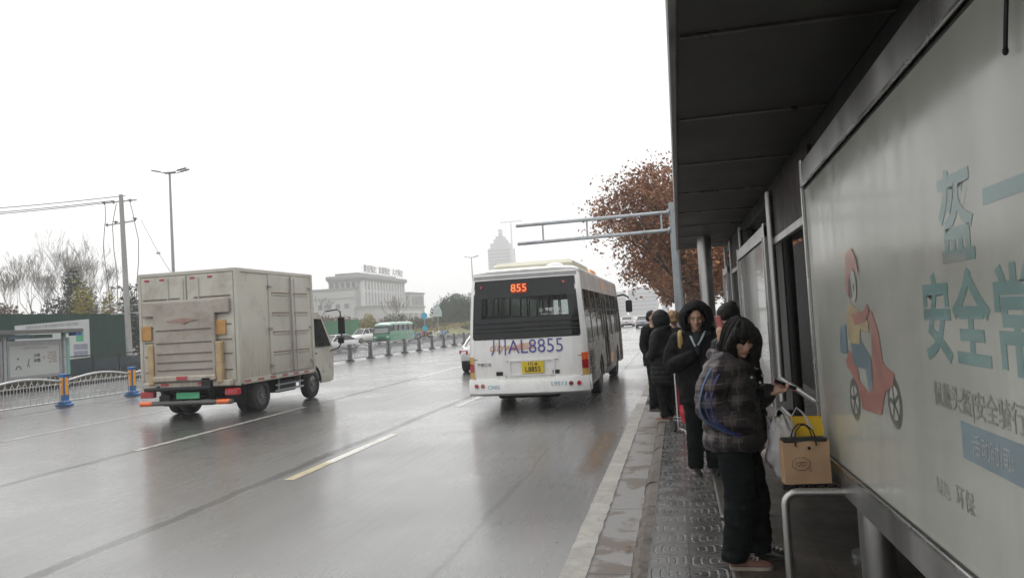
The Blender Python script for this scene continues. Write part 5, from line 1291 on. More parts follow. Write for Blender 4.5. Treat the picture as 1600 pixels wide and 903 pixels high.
def rpanel(label, L=2.92, thick=1, m=None):
    RAIL_ = m or RAIL
    o = thing('railing', label, 'railing', (0, 0, 0))
    def top(y): return .78 + .15 * sin(pi * y / L) ** 1.3
    mb = MB(); mb.tube([(0, L * i / 16, top(L * i / 16)) for i in range(17)], .034, 8); mb.build('top_rail', RAIL_, o, True)
    mb = MB(); mb.tube([(0, 0, .17), (0, L, .17)], .026, 8); mb.build('bottom_rail', RAIL_, o, True)
    mb = MB(); n = 13
    for i in range(n):
        y = .16 + (L - .3) * i / (n - 1); h = top(y) - .1; s_ = 1 if i % 2 == 0 else 1
        mb.tube([(0, y, .17), (0, y, h - .12), (0, y + .02 * s_, h - .05), (0, y + .06 * s_, h - .01), (0, y + .10 * s_, h - .05), (0, y + .11 * s_, h - .14), (0, y + .11, h - .26)], .0125 * thick, 5)
        mb.tube([(0, y + .06, h), (0, y + .06, h + .1)], .0115 * thick, 5)
    mb.build('infill_bars', RAIL_, o, True)
    return o
pA = rpost(BLUE, True, 'x'); pB = rpost(DGREY, False, 'x'); pn = rpanel('x'); pf = rpanel('x', thick=1.35, m=P('dull grey railing', (.27, .27, .28), .5, .3, .1, 5))
ords = ['leftmost', 'second', 'third', 'fourth', 'fifth']
k = 0
fp = {0: (pA, 'bright blue railing post with orange panel in front of the far advert case'), 1: (pA, 'blue railing post with orange panel just left of the lorry rear'),
      6: (pB, 'first railing post seen right of the lorry cab, bluish grey'), 7: (pB, 'second railing post right of the lorry cab'), 8: (pB, 'third railing post right of the lorry cab, left of the minibus'),
      9: (pB, 'railing post in front of the green minibus'), 10: (pB, 'railing post below the right end of the green minibus'), 11: (pB, 'railing post just right of the green minibus'),
      12: (pB, 'railing post in front of the parked scooters, third left of the white saloon'), 13: (pB, 'railing post second left of the white saloon'), 14: (pB, 'railing post next left of the white saloon')}
usedp = set()
for k in range(-2, 19):
    y = 19.55 + 2.92 * k
    src, lab = fp.get(k, (pB if k > 5 else pA, None))
    lab = lab or ('railing post hidden behind the lorry' if 1 < k < 6 else ('railing post far off behind the bus' if k > 14 else 'blue railing post beyond the left edge of the picture'))
    if id(src) not in usedp: o = src; usedp.add(id(src)); o.location = (FX, y, 0.003)
    else: o = dup(src, (FX, y, 0.003))
    o['label'] = lab; o['group'] = 'posts of the centre line railing'
    if lab.startswith('railing post hidden') or 'far off' in lab: pass
    plab = {-1: 'wavy railing panel at the left edge, left of the blue post', 0: 'wavy railing panel between the two blue posts', 1: 'railing panel running behind the rear of the lorry'}.get(k) or (
        'grey railing panel hidden behind the lorry' if 1 < k < 6 else ('%s grey railing panel counted from the lorry cab' % ['first', 'second', 'third', 'fourth', 'fifth', 'sixth', 'seventh', 'eighth', 'ninth'][k - 6] if k < 15 else 'grey railing panel far off behind the bus'))
    if k == -2: plab = 'railing panel beyond the left edge of the picture'
    q = pn if k == -2 else (pf if k == 4 else dup(pn if k < 4 else pf, (FX, y + .05, 0)))
    q.location = (FX, y + .0, 0.0); q['label'] = plab; q['group'] = 'panels of the centre line railing'

# ------------------------------------------------------------------ far side: shelter, boards, hoarding
ls = thing('bus_shelter', 'small grey shelter with advert cases on the far side of the road', 'bus shelter', (-29.5, 28.2, .14))
mb = MB(); mb.bx(-.9, .75, -6.5, 3.75, 2.42, 2.50, bev=.02); mb.bx(.70, .76, -6.5, 3.75, 2.33, 2.52, bev=.01); mb.build('roof', P('dark grey roof sheet', (.11, .11, .105), .5, .2, .15, 2), ls)
for y in (-3.3, -.08, 3.3): mb = MB(); mb.bx(-.08, .08, y - .08, y + .08, 0, 2.42, bev=.01); mb.build('post', GALV, ls)
for y0, y1, m, lb in ((.05, 3.1, P('pale poster', (.42, .44, .42), .4, 0, .03, 2), 1), (-3.2, -.2, P('pink poster', (.42, .12, .17), .4, 0, .2, 1), 0)):
    mb = MB(); mb.wall('x', -.03, .08, y0, y1, .3, 2.05, [(y0 + .12, y1 - .12, .42, 1.82)]); cs = mb.build('advert_frame', P('grey case frame', (.30, .31, .31), .4, .5, .1, 3), ls)
    MB().bx(-.02, .03, y0 + .12, y1 - .12, .42, 1.82).build('poster', m, cs)
    if lb:
        def lt(s, y, z, size, mm, bold=0, sx=1): return text(s, size, mm, 'poster_lettering', cs, facing((.032, y, z), (0, 1, 0)), bold=bold, sx=sx)
        lt('少年', 1.67, 1.32, .19, BLACK, .006); lt('中国', 1.67, 1.08, .19, BLACK, .006)
        lt('说', 2.07, 1.2, .16, REDP, .004); lt('强', 2.55, 1.17, .62, P('brown red brush ink', (.28, .17, .16), .6), -.004)
        lt('少年智则国智少年富则国富少年强则国强', 1.55, 1.68, .085, P('grey print', (.22, .22, .22), .6), 0)
        # two tiny gymnast silhouettes
        mb = MB(); mb.tube([(.035, .48, .72), (.035, .55, .86), (.035, .64, .9), (.035, .73, .84), (.035, .78, .72)], [.02, .035, .04, .03, .02], 8, flat=.3); mb.ell((.035, .62, 1.22), (.004, .045, .045)); mb.build('poster_figure', BLACK, cs)
        mb = MB(); mb.tube([(.035, 1.12, .82), (.035, 1.18, 1.0), (.035, 1.2, 1.12)], .025, 8, flat=.3); mb.tube([(.035, 1.25, .8), (.035, 1.19, 1.0)], .018, 8, flat=.3); mb.tube([(.035, 1.08, 1.1), (.035, 1.2, 1.08), (.035, 1.26, 1.18)], .012, 8, flat=.3); mb.ell((.035, 1.22, 1.17), (.004, .03, .035)); mb.build('poster_figure', P('grey figure', (.12, .12, .12), .6), cs)
mb = MB(); mb.bx(.0, .04, .15, 1.3, 2.12, 2.32); mb.build('route_sign', P('pale blue strip', (.25, .40, .52), .4), ls)
mb = MB(); mb.bx(.0, .04, 1.3, 2.6, 2.12, 2.30); mb.build('route_sign', P('dull green strip', (.12, .26, .2), .4), ls)
mb = MB(); mb.bx(.02, .06, 3.42, 3.6, .3, 2.1); mb.build('side_pane', P('pale teal strip', (.15, .36, .3), .4), ls)
mb = MB(); mb.bx(.3, .7, 3.3, 3.7, 2.18, 2.36); mb.build('end_sign', P('deep blue sign', (.03, .09, .35), .4), ls)

t = NT('dark green construction hoarding'); xyz = t.sep(); w = t.math('SINE', t.math('MULTIPLY', xyz[1], 28)); n = t.noise(.6, 4)
t.set(t.mix(t.ramp(n, .3, .7), (.008, .036, .026), (.012, .046, .033)), .6, spec=.2); t.bump(w, .25, .02); HOARD = t.m
mb = MB(); mb.bx(-36.1, -36.0, 20, 43.7, 0, 3.75); tag(mb.build('hoarding', HOARD), 'long dark green construction hoarding behind the far shelter', 'hoarding')
mb = MB(); mb.bx(-60, -36.1, 43.6, 43.7, 0, 3.6); tag(mb.build('hoarding', HOARD), 'end return of the dark green hoarding beside the utility pole', 'hoarding')
bd = thing('notice_board', 'large white plan board with a green area fixed on the dark green hoarding', 'notice board', (-35.97, 35.0, 0))
mb = MB(); mb.poly([(0, 0, .9), (0, 5.4, 1.05), (0, 5.4, 3.42), (0, 0, 3.1)], (.06, 0, 0)); mb.build('board', P('white board', (.50, .52, .52), .5, 0, .04, 1), bd)
mb = MB(); mb.poly([(.065, 3.2, 2.55), (.065, 3.3, 2.75), (.065, 4.9, 2.85), (.065, 4.9, 2.05), (.065, 4.3, 2.05), (.065, 4.3, 2.55)], (.004, 0, 0)); mb.build('green_area', P('printed green', (.08, .36, .20), .5), bd)
mb = MB(); mb.bx(.065, .069, 4.1, 5.2, 1.55, 1.9); mb.bx(.065, .069, 4.1, 5.2, 1.1, 1.48); mb.build('printed_panel', P('printed grey blue', (.24, .26, .32), .5), bd)
text('成都市轨道交通工程建设项目平面示意图', .215, P('grey print', (.22, .22, .22), .6), 'board_lettering', bd, facing((.068, 2.6, 3.05), (0, 1, .045)), sx=1.0)
mb = MB()
for y in (34.2, 36.2, 38.2, 40.2, 42.2, 44.2, 46.2): mb.bx(-32.03, -31.97, y - .03, y + .03, .14, 1.24)
mb.bx(-32.04, -31.96, 34.2, 46.2, 1.2, 1.26)
mb.bx(-32.03, -31.97, 34.2, 46.2, 1.02, 1.06)
rl = mb.build('guard_rail', DARKM); tag(rl, 'dark guard rail with glazed panels right of the far shelter', 'railing')
mb = MB()
for i in range(6): mb.bx(-32.01, -32.0, 34.3 + 2 * i, 36.1 + 2 * i, .2, 1.0)
mb.build('glazed_panel', P('dark navy panel', (.02, .035, .045), .2, 0, .3, 2), rl)

# utility pole with arms, hanging leads and wires
CON = P('pole concrete', (.33, .33, .32), .8, 0, .1, 2, .2, 30, dirt=((.2, .19, .17), .4))
up = thing('utility_pole', 'grey concrete utility pole with crossarms and hanging leads left of the lorry', 'utility pole', (-34.5, 42.0, 0))
mb = MB(); mb.cyl((0.12, 0, 0), (-.12, 0, 11.35), .2, .13, 16); mb.build('pole', CON, up, True)
def arm(z, x0, x1, y=0.15, slope=0): 
    mb = MB(); mb.box(((x0 + x1) / 2, y, z), (x1 - x0, .07, .08), ry=slope); mb.build('crossarm', GALV, up)
arm(10.95, -1.6, .9); arm(9.55, -1.2, .75, slope=-.06); arm(5.35, -1.2, .8); arm(4.2, -1.3, .8); arm(3.7, -1.3, .8)
INS = P('brown insulator', (.16, .1, .08), .3)
for x, z in ((-1.5, 10.95), (-.8, 10.95), (.45, 10.95), (-1.35, 9.5), (-.7, 9.62), (.75, 9.72), (-1.15, 5.4), (-.65, 5.42), (.75, 5.45), (-1.2, 3.95), (-.55, 3.95), (.8, 3.95)):
    mb = MB(); mb.tube([(x, .15, z - .1), (x, .15, z + .02), (x, .15, z + .1)], [.05, .08, .04], 10); mb.tube([(x - .18, .15, z + .06), (x + .16, .15, z + .02)], .035, 8); mb.build('insulator', INS, up, True)
for pts in ([(-1.5, .2, 10.85), (-1.5, .2, 9.9), (-1.6, .2, 9.3), (-1.75, .2, 8.1), (-1.62, .2, 6.8), (-1.45, .2, 5.5), (-1.4, .2, 4.0)],
            [(-.65, .2, 10.85), (-.9, .2, 9.9), (-1.0, .2, 9.5), (-.95, .2, 7.8), (-.78, .2, 6.2), (-.8, .2, 4.0)],
            [(.35, .2, 10.9), (.55, .2, 10.2), (.62, .2, 9.7), (.9, .2, 8.4), (.85, .2, 7), (.65, .2, 5.5), (.6, .2, 4.2), (.9, .2, 2.8)]):
    mb = MB(); mb.tube(pts, .022, 5); mb.build('lead', BLACK, up, True)
mb = MB(); mb.tube([(.5, 1.0, 9.8), (1.4, 1.4, 7.6), (3.3, 2.6, 3.4), (4.4, 3.4, .2)], .018, 5); mb.bx(1.3, 1.55, 1.35, 1.42, 7.5, 7.62); mb.build('stay_wire', GALV, up)
u2 = thing('utility_pole', 'second concrete utility pole carrying the wires, beyond the left edge of the picture', 'utility pole', (-66, 30, 0))
MB().cyl((0, 0, 0), (0, 0, 11.3), .2, .13, 16).build('pole', CON, u2, True); mb = MB(); mb.bx(-1.6, .9, .1, .2, 10.9, 11); mb.build('crossarm', GALV, u2)
for i, (dx, dz) in enumerate(((-1.5, 0), (-.8, 0.1), (.1, .35))):
    pts = []
    for q in range(25):
        f = q / 24; pts.append((-34.5 + dx * (1 - f) + f * (-31.5 + dx), 42.15 - 12 * f, 10.95 + dz - 1.9 * 4 * f * (1 - f) * .42 - .0 * f))
    mb = MB(); mb.tube(pts, .024, 5); tag(mb.build('power_line', BLACK, None, True), ['lowest of the three power lines at the left edge', 'middle of the three power lines at the left edge', 'topmost of the three power lines at the left edge'][i], 'power line', 'power lines')
ps = thing('utility_pole', 'small distant concrete pole standing among the bare trees at the left', 'utility pole', (-72, 78, 0))
MB().cyl((0, 0, 0), (0, 0, 10.4), .2, .15, 10).build('pole', CON, ps, True); MB().bx(-1.3, 1, .1, .2, 9.9, 10.0).build('crossarm', GALV, ps)

# street lamps
LM = P('lamp grey metal', (.30, .31, .31), .45, .4, .1, 3); LH = P('dark lamp head', (.10, .10, .10), .4, .3, .1, 3)
def lamp(label, loc, H=11.7, rz=0, mast=False):
    o = thing('street_lamp', label, 'street lamp', loc, rz, None)
    MB().cyl((0, 0, 0), (0, 0, H), .12, .06, 12).build('pole', LM, o, True)
    mb = MB(); mb.tube([(-.35, 0, H + .02), (.35, 0, H - .02)], .05, 8); mb.bx(-.32, .32, -.16, .16, H - .03, H + .03); mb.build('bracket', LM, o)
    for s_, dy in ((-1, 0), (1, -.15), (1, .25)):
        mb = MB(); mb.tube([(s_ * .3, dy, H), (s_ * .55, dy, H + .07)], .025, 8); mb.box((s_ * .80, dy, H + .14), (.56, .16, .07), ry=-s_ * .22, bev=.02); mb.build('lamp_head', LH, o)
    return o
lamp('tall street lamp with three flat heads rising behind the lorry', (-29.0, 39.3, .14), 11.6, rad(12))
lamp('small distant street lamp left of the city bus roof', (-29.6, 108.5, .0), 11.5, rad(8))
lamp('street lamp partly hidden in the brown tree beside the canopy', (.45, 52, .14), 11.4, rad(-5))
m_ = thing('lamp_mast', 'very faint tall mast above the bus roof, fading into the mist', 'mast', (-131, 610, 0))
LMP = P('haze paled mast', (.6, .6, .6), .6); MB().cyl((0, 0, 0), (0, 0, 83.5), 1.0, .6, 10).build('pole', LMP, m_, True); MB().bx(-9, 9.5, -.5, .5, 82.7, 83.7).build('bracket', LMP, m_)  # fading by haze put into the mast colour, paler than the lamp metal

# ------------------------------------------------------------------ vegetation
def leafmat(name, cols, rough=.7):
    t = NT(name)
    oi = t.n.new('ShaderNodeObjectInfo')
    n = t.noise(1.1, 3); n2 = t.voro(5)[1]
    s_ = t.sep(n2)[0]
    c = t.mix(t.ramp(n, .35, .65), cols[0], cols[1]); c = t.mix(t.ramp(s_, 0, 1, 0, .8), c, cols[2])
    t.set(c, rough, spec=.2); return t.m
BARK = P('tree bark', (.085, .07, .055), .9, 0, .3, 4, .4, 20)
BARKG = P('grey twig bark', (.13, .115, .10), .9, 0, .2, 4)
def rnd_dir(rg, z=0): 
    a = rg.uniform(0, 2 * pi); return Vector((cos(a), sin(a), z))
def grow(mb, rg, p, d, L, r, depth, tips, spread=.6, up=.15, sides=6, nseg=3, kids=(2, 3), shrink=.72, tip_r=.006, allp=None):
    pts = [p.copy()]; rs = [r]; q = p.copy(); dd = d.normalized()
    for i in range(nseg):
        dd = (dd + rnd_dir(rg, rg.uniform(-.3, .5)) * .13 + Vector((0, 0, up * .2))).normalized()
        q = q + dd * (L / nseg); pts.append(q.copy()); rs.append(max(tip_r, r * (1 - .4 * (i + 1) / nseg)))
        if allp is not None and depth <= 2: allp.append(q.copy())
    mb.tube(pts, rs, sides if depth > 1 else 4 if depth else 3, cap=False)
    if depth == 0: tips.append(q); return
    for k in range(rg.randint(*kids)):
        s_ = rnd_dir(rg, rg.uniform(-.2, .6)) * spread
        grow(mb, rg, q if k < 2 else pts[rg.randint(1, nseg)], (dd + s_ + Vector((0, 0, up))).normalized(), L * shrink * rg.uniform(.8, 1.15), rs[-1] * .78, depth - 1, tips, spread, up, sides, nseg, kids, shrink, tip_r, allp)
def leaves(name, rg, pts, per, rad_, size, mat, parent, squash=.8, folded=True):
    vs, fs = [], []
    for c in pts:
        for _ in range(per):
            o = Vector((rg.gauss(0, 1), rg.gauss(0, 1), rg.gauss(0, 1) * squash)) * rad_ * .55
            a = Vector((rg.uniform(-1, 1), rg.uniform(-1, 1), rg.uniform(-.8, .8))).normalized(); b = a.cross(Vector((rg.uniform(-1, 1), rg.uniform(-1, 1), rg.uniform(-1, 1)))).normalized()
            s_ = size * rg.uniform(.6, 1.3); p = c + o; k = len(vs)
            nrm = a.cross(b) * s_ * .25
            vs += [p - a * s_, p - b * s_ * .62 + nrm, p + a * s_, p + b * s_ * .62 + nrm]; fs.append((k, k + 1, k + 2, k + 3))
    return raw(name, vs, fs, mat, parent)
PLANE = leafmat('brown plane leaves', ((.26, .115, .07), (.13, .062, .042), (.38, .19, .09)))
def planetree(label, loc, seed, scale, dens, lsize, depth=5, fill=1.0):
    rg = random.Random(seed); o = thing('plane_tree', label, 'tree', loc, 0, 'brown plane trees along the pavement')
    mb = MB(); tips = []; allp = []
    H = 2.6 * scale
    mb.tube([(0, 0, 0), (.04, .02, H * .5), (0, .05, H)], [.17 * scale ** .5, .14 * scale ** .5, .12 * scale ** .5], 10)
    n0 = 6
    for k in range(n0):
        a = 2 * pi * k / n0 + rg.uniform(-.3, .3)
        grow(mb, rg, Vector((0, .05, H - rg.uniform(0, .4))), Vector((cos(a) * 1.15, sin(a) * 1.15, rg.uniform(.5, 1.3))), 1.55 * scale, .075 * scale, depth - 1, tips, .62, .12, 6, 3, (2, 3), .76, .008, allp)
    grow(mb, rg, Vector((0, .05, H)), Vector((.05, 0, 1)), 1.35 * scale, .10 * scale, depth - 1, tips, .6, .25, 6, 3, (2, 3), .78, .008, allp)
    mb.build('trunk', BARK, o, True)
    extra = []
    rr = 3.0 * scale
    while len(extra) < 1500 * fill:
        v = Vector((rg.uniform(-1, 1), rg.uniform(-1, 1), rg.uniform(-1, 1)))
        if v.length > .88 + .45 * noise.noise(v.normalized() * 2.3 + Vector((0, seed, 0))) or noise.noise(v * 3.6 + Vector((seed, 0, 0))) < .05: continue
        extra.append(Vector((v.x * rr * 1.15, v.y * rr, 2.6 * scale + rr * .62 + v.z * rr * .82)))
    leaves('crown', rg, tips + allp + extra, dens, .5 * scale, lsize, PLANE, o)
    return o
planetree('large brown leaved plane tree behind the gantry pole', (.15, 33, .14), 4, 1.14, 7, .078, 5, 1.1)
planetree('smaller brown plane tree further along the pavement, behind the nearest one', (1.4, 44, .14), 9, 1.05, 8, .11, 4)
planetree('distant brown plane tree low beside the standing people', (1.3, 56, .14), 12, 1.05, 7, .13, 4)
planetree('brown plane tree seen between the gantry pole and the round column', (3.6, 27, .14), 21, .85, 9, .09, 4)
planetree('farthest brown plane tree along the pavement', (1.3, 70, .14), 25, 1.0, 6, .16, 4)

def baretree(label, loc, seed, s, depth=6, mat=BARKG, tip=.012):
    rg = random.Random(seed); o = thing('bare_tree', label, 'tree', loc, 0, 'bare winter trees behind the hoarding')
    mb = MB(); tips = []; mb.tube([(0, 0, 0), (0, .05, 1.6 * s)], [.16 * s, .12 * s], 8); mb.build('trunk', mat, o, True)
    mb = MB()
    for k in range(5):
        a = 2 * pi * k / 5 + rg.uniform(-.4, .4); grow(mb, rg, Vector((0, .05, 1.5 * s)), Vector((cos(a) * .55, sin(a) * .55, 1)), 1.7 * s, .07 * s, depth - 1, tips, .5, .2, 4, 2, (2, 3), .78, tip)
    mb.build('branches', mat, o); return o, tips
baretree('widest bare winter tree behind the hoarding at the left', (-61, 63, 0), 2, 1.55, 7, BARKG, .009)
baretree('bare winter tree at the very left edge behind the hoarding', (-65.3, 62, 0), 3, 1.35, 7, BARKG, .009)
baretree('slim bare tree in front of the dark evergreen clump', (-57, 61, 0), 5, 1.25, 7, BARKG, .009)
baretree('fine twigged bare tree right of the widest bare tree', (-59.5, 67, 0), 15, 1.5, 7, BARKG, .009)
baretree('bare sapling just left of the utility pole', (-45, 54, 0), 8, .95, 5)
def bush(name, label, loc, r, n, size, mat, seed, group=None, lumps=14, cat='bush', trunk=True):
    rg = random.Random(seed); o = thing(name, label, cat, loc, 0, group)
    if trunk:
        mb = MB(); mb.tube([(0, 0, 0), (.05, 0, r[2] * .9)], [.14, .06], 8)
        for k in range(6): a = k * 1.05; mb.tube([(0, 0, r[2] * .4), (cos(a) * r[0] * .5, sin(a) * r[1] * .5, r[2] * 1.2)], [.06, .02], 5)
        mb.build('trunk', BARK, o)
    cs = []
    for _ in range(lumps):
        d = Vector((rg.gauss(0, 1), rg.gauss(0, 1), rg.gauss(0, .8))).normalized() * rg.uniform(.45, .85)
        cs.append((Vector((d.x * r[0], d.y * r[1], r[2] + d.z * r[2] * .95)), rg.uniform(.25, .42)))
    pts = []
    for c, q in cs:
        for _ in range(max(1, n // lumps)):
            d = Vector((rg.gauss(0, 1), rg.gauss(0, 1), rg.gauss(0, 1))).normalized() * rg.uniform(.6, 1.08) * q
            p = c + Vector((d.x * r[0], d.y * r[1], d.z * r[2])) * 1.25
            if p.z > .02: pts.append(p)
    leaves('crown', rg, pts, 1, .05, size, mat, o); return o
EVG = leafmat('dark evergreen leaves', ((.028, .042, .025), (.016, .028, .018), (.045, .058, .03)))
YEL = leafmat('yellow autumn leaves', ((.30, .25, .05), (.12, .13, .04), (.38, .30, .06)))
OLV = leafmat('olive hedge leaves', ((.075, .08, .04), (.045, .052, .03), (.10, .09, .045)))
BRN = leafmat('brownish dry leaves', ((.12, .07, .04), (.08, .065, .035), (.15, .09, .05)))
GRN = leafmat('mid green leaves', ((.03, .07, .03), (.02, .045, .022), (.05, .09, .035)))
G2 = 'shrubs and small trees behind the hoarding'
bush('evergreen_tree', 'dark evergreen clump behind the hoarding left of the utility pole', (-53, 57.5, 0), (2.4, 2.0, 4.3), 3600, .15, EVG, 1, G2, cat='tree')
bush('shrub', 'mixed dark shrub between the bare trees and the hoarding', (-50.5, 53, 0), (3.2, 2, 3.3), 4200, .15, OLV, 2, G2)
bush('shrub', 'dry brownish shrub at the far left behind the hoarding', (-55.5, 53, 0), (3.4, 2, 3.3), 3800, .14, BRN, 6, G2)
bush('yellow_tree', 'yellow leaved young tree just left of the utility pole', (-46, 52.5, 0), (2.0, 1.6, 3.8), 2200, .12, YEL, 3, G2, cat='tree')
bush('shrub', 'olive green shrub behind the utility pole', (-42.5, 53, 0), (3.0, 1.6, 3.3), 2600, .14, OLV, 4, G2)
bush('shrub', 'dark shrub low behind the utility pole, left of the lorry', (-39.5, 50, 0), (1.8, 1.4, 3.4), 1600, .13, EVG, 14, G2)
# behind the truck mirror / green fence / minibus
gf = MB(); gf.bx(-52, -43.0, 97, 97.15, 0, 3.1); 
for i in range(7): gf.bx(-52 + 1.5 * i - .06, -52 + 1.5 * i + .06, 96.93, 97, 0, 3.15)
tag(gf.build('hoarding', P('bright green hoarding', (.025, .16, .07), .5, 0, .15, 1)), 'bright green hoarding behind the off road car', 'hoarding')
bush('shrub', 'red brown dry shrub above the bright green hoarding', (-53.5, 112, 0), (4.5, 2, 2.2), 1800, .2, BRN, 31, None)
bush('poplar', 'thin yellow green tree at the right end of the bright green hoarding', (-44.5, 103, 0), (1.2, 1.0, 2.3), 900, .17, YEL, 32, None, cat='tree')
bush('hedge', 'tall dull green thicket behind the green minibus', (-46, 122, 0), (7, 3, 2.1), 3800, .2, OLV, 33, None, 26, 'hedge')
bush('hedge', 'dull green thicket left of the minibus, before the columned hall', (-61, 128, 0), (7, 3, 2.2), 3000, .2, OLV, 34, None, 22, 'hedge')
bush('hedge', 'dark thicket glimpsed above the lorry mirror', (-72, 132, 0), (6, 3, 2.7), 2600, .2, GRN, 44, None, 20, 'hedge')
bush('hedge', 'dry scrub along the top of the grass bank right of the minibus', (-47, 152, 1.9), (9, 3, .8), 2600, .18, BRN, 35, None, 26, 'hedge')
bush('hedge', 'low green scrub at the foot of the round tree', (-36, 128, 0), (4, 2, .8), 1500, .16, OLV, 36, None, 20, 'hedge')
bush('round_tree', 'dense round dark green tree left of the city bus', (-41.5, 136, 0), (3.7, 3.4, 3.95), 6500, .22, GRN, 37, None, 30, 'tree')
for i, (x, y, s_) in enumerate(((-66, 170, 1.2), (-58, 190, 1.3), (-82, 160, 1.3), (-90, 165, 1.2), (-50, 175, 1.1))):
    o, _ = baretree(['bare tree before the right wing of the hall', 'second bare tree right of the hall', 'bare tree before the left wing of the hall', 'bare tree leftmost before the hall', 'bare tree between the hall and the round tree'][i], (x, y, 0), 50 + i, s_ * 1.1, 5, BARKG, .03); o['group'] = 'bare trees before the hall'
# grass bank
gr = MB()
N1, N2 = 30, 16
vv = [[(-60 + 26 * i / N1, 98 + 60 * j / N2, .05 + 2.6 * (j / N2) ** .8 * (1 if i < 26 else (30 - i) / 5) + .25 * noise.noise(Vector((i * .4, j * .5, 0)))) for j in range(N2 + 1)] for i in range(N1 + 1)]
vs = [p for r in vv for p in r]; fs = [(i * (N2 + 1) + j, (i + 1) * (N2 + 1) + j, (i + 1) * (N2 + 1) + j + 1, i * (N2 + 1) + j + 1) for i in range(N1) for j in range(N2)]
tag(raw('grass_bank', vs, fs, P('yellowish grass', (.16, .15, .06), .95, 0, .35, .6, .5, 6, dirt=((.07, .09, .03), .7)), None, True), None, None, None, 'structure')
rg = random.Random(77); pts = []
for _ in range(5200):
    x = rg.uniform(-58, -36); f = rg.random(); y = 99 + 57 * f; pts.append(Vector((x, y, .1 + 2.6 * f ** .8)))
tag(leaves('tall_grass', rg, pts, 1, .3, .22, leafmat('straw grass', ((.22, .19, .08), (.13, .13, .05), (.28, .23, .10))), None), 'straw coloured tall grass growing on the bank', 'grass', None, 'stuff')
random.seed(8)
vs, fs = [], []
for _ in range(5000):
    x = random.uniform(-30.8, -27.35); y = random.uniform(20, 49); z = random.uniform(.16, .34); s_ = random.uniform(.04, .09); a = random.uniform(0, 6); k = len(vs)
    vs += [(x, y, .14), (x + s_ * cos(a), y + s_ * sin(a), z), (x + .5 * s_ * cos(a + 2), y + .5 * s_ * sin(a + 2), z * 1.1)]; fs.append((k, k + 1, k + 2))
tag(raw('ground_cover', vs, fs, leafmat('dull ground cover', ((.06, .06, .03), (.09, .075, .045), (.04, .045, .025)))), 'dull low plants growing on the strip before the far shelter', 'ground cover', None, 'stuff')

# green minibus
mbus = thing('minibus', 'green and white minibus facing the camera beyond the railing', 'minibus', (-31.9, 85.5, 0), rad(176)); mbus.scale = (1, 1, .93)
GB = P('minibus green', (.015, .20, .085), .25, 0, .06, 2, coat=.6); GW = P('minibus pale green', (.20, .40, .31), .25, 0, .06, 2, coat=.6)
mb = MB(); L2 = 6.6
secs = [(-.02, .55, 1.15), (.05, .35, 1.5), (.3, .32, 1.52), (L2 - .6, .32, 1.52), (L2 - .1, .35, 1.45), (L2, .5, 1.2)]
mb.rings([[(-1.1 * k, y, z0), (1.1 * k, y, z0), (1.13 * k, y, .8), (1.1 * k, y, z1), (-1.1 * k, y, z1), (-1.13 * k, y, .8)] for (y, z0, z1), k in zip(secs, (.9, .97, 1, 1, .98, .86))]); mb.build('body', GB, mbus, True)
mb = MB(); mb.rings([[(-1.08 * k, y, 1.2), (1.08 * k, y, 1.2), (1.0 * k, y, z), (-1.0 * k, y, z)] for y, z, k in ((.05, 2.3, .97), (L2 - .9, 2.35, 1), (L2 - .35, 2.15, .98), (L2 - .03, 1.25, .9))]); mb.build('window_glass', P('grey bus glazing', (.05, .055, .058), .15, 0, .2, 1), mbus, True)
mb = MB(); mb.rings([[(-1.03 * k, y, z - .22), (1.03 * k, y, z - .22), (.98 * k, y, z), (.6 * k, y, z + .14), (-.6 * k, y, z + .14), (-.98 * k, y, z)] for y, z, k in ((.0, 2.4, .96), (.3, 2.45, 1), (L2 - 1.2, 2.45, 1), (L2 - .55, 2.36, .98), (L2 - .28, 2.2, .9))]); mb.build('roof', GW, mbus, True)
for s_ in (-1, 1):
    mb = MB()
    for y in (.1, 1.6, 3.0, 4.3, 5.5): mb.bx(s_ * 1.035, s_ * 1.09, y - .05, y + .05, 1.2, 2.25)
    mb.build('window_pillar', BLACK, mbus); wheel(mbus, s_ * .98, 1.3, .38, .22, s_); wheel(mbus, s_ * .98, 5.2, .38, .22, s_)
    MB().bx(s_ * .6, s_ * .95, L2 - .03, L2 + .02, .75, .92, bev=.02).build('headlight', P('headlight', (.6, .6, .6), .1), mbus)
    mb = MB(); mb.tube([(s_ * 1.05, L2 - .35, 2.1), (s_ * 1.3, L2 - .1, 2.1), (s_ * 1.3, L2 - .1, 1.9)], .025, 6); mb.box((s_ * 1.3, L2 - .1, 1.75), (.16, .08, .34), bev=.03); mb.build('mirror', BLACK, mbus, True)
mb = MB(); mb.poly([(-.98, L2 - .02, 1.22), (.98, L2 - .02, 1.22), (.90, L2 - .36, 2.22), (-.90, L2 - .36, 2.22)], (0, .05, 0)); mb.build('windscreen_surround', BLACK, mbus)
mb = MB(); mb.poly([(-.86, L2 + .03, 1.32), (.86, L2 + .03, 1.32), (.79, L2 - .30, 2.08), (-.79, L2 - .30, 2.08)], (0, .02, 0)); mb.build('windscreen', P('pale reflecting windscreen', (.16, .18, .18), .1, 0, .1, 1), mbus)
mb = MB(); mb.bx(-.7, .7, L2 - .02, L2 + .04, .4, .62, bev=.03); mb.bx(-.22, .22, L2 + .02, L2 + .05, .66, .78); mb.build('bumper', BLACK, mbus)

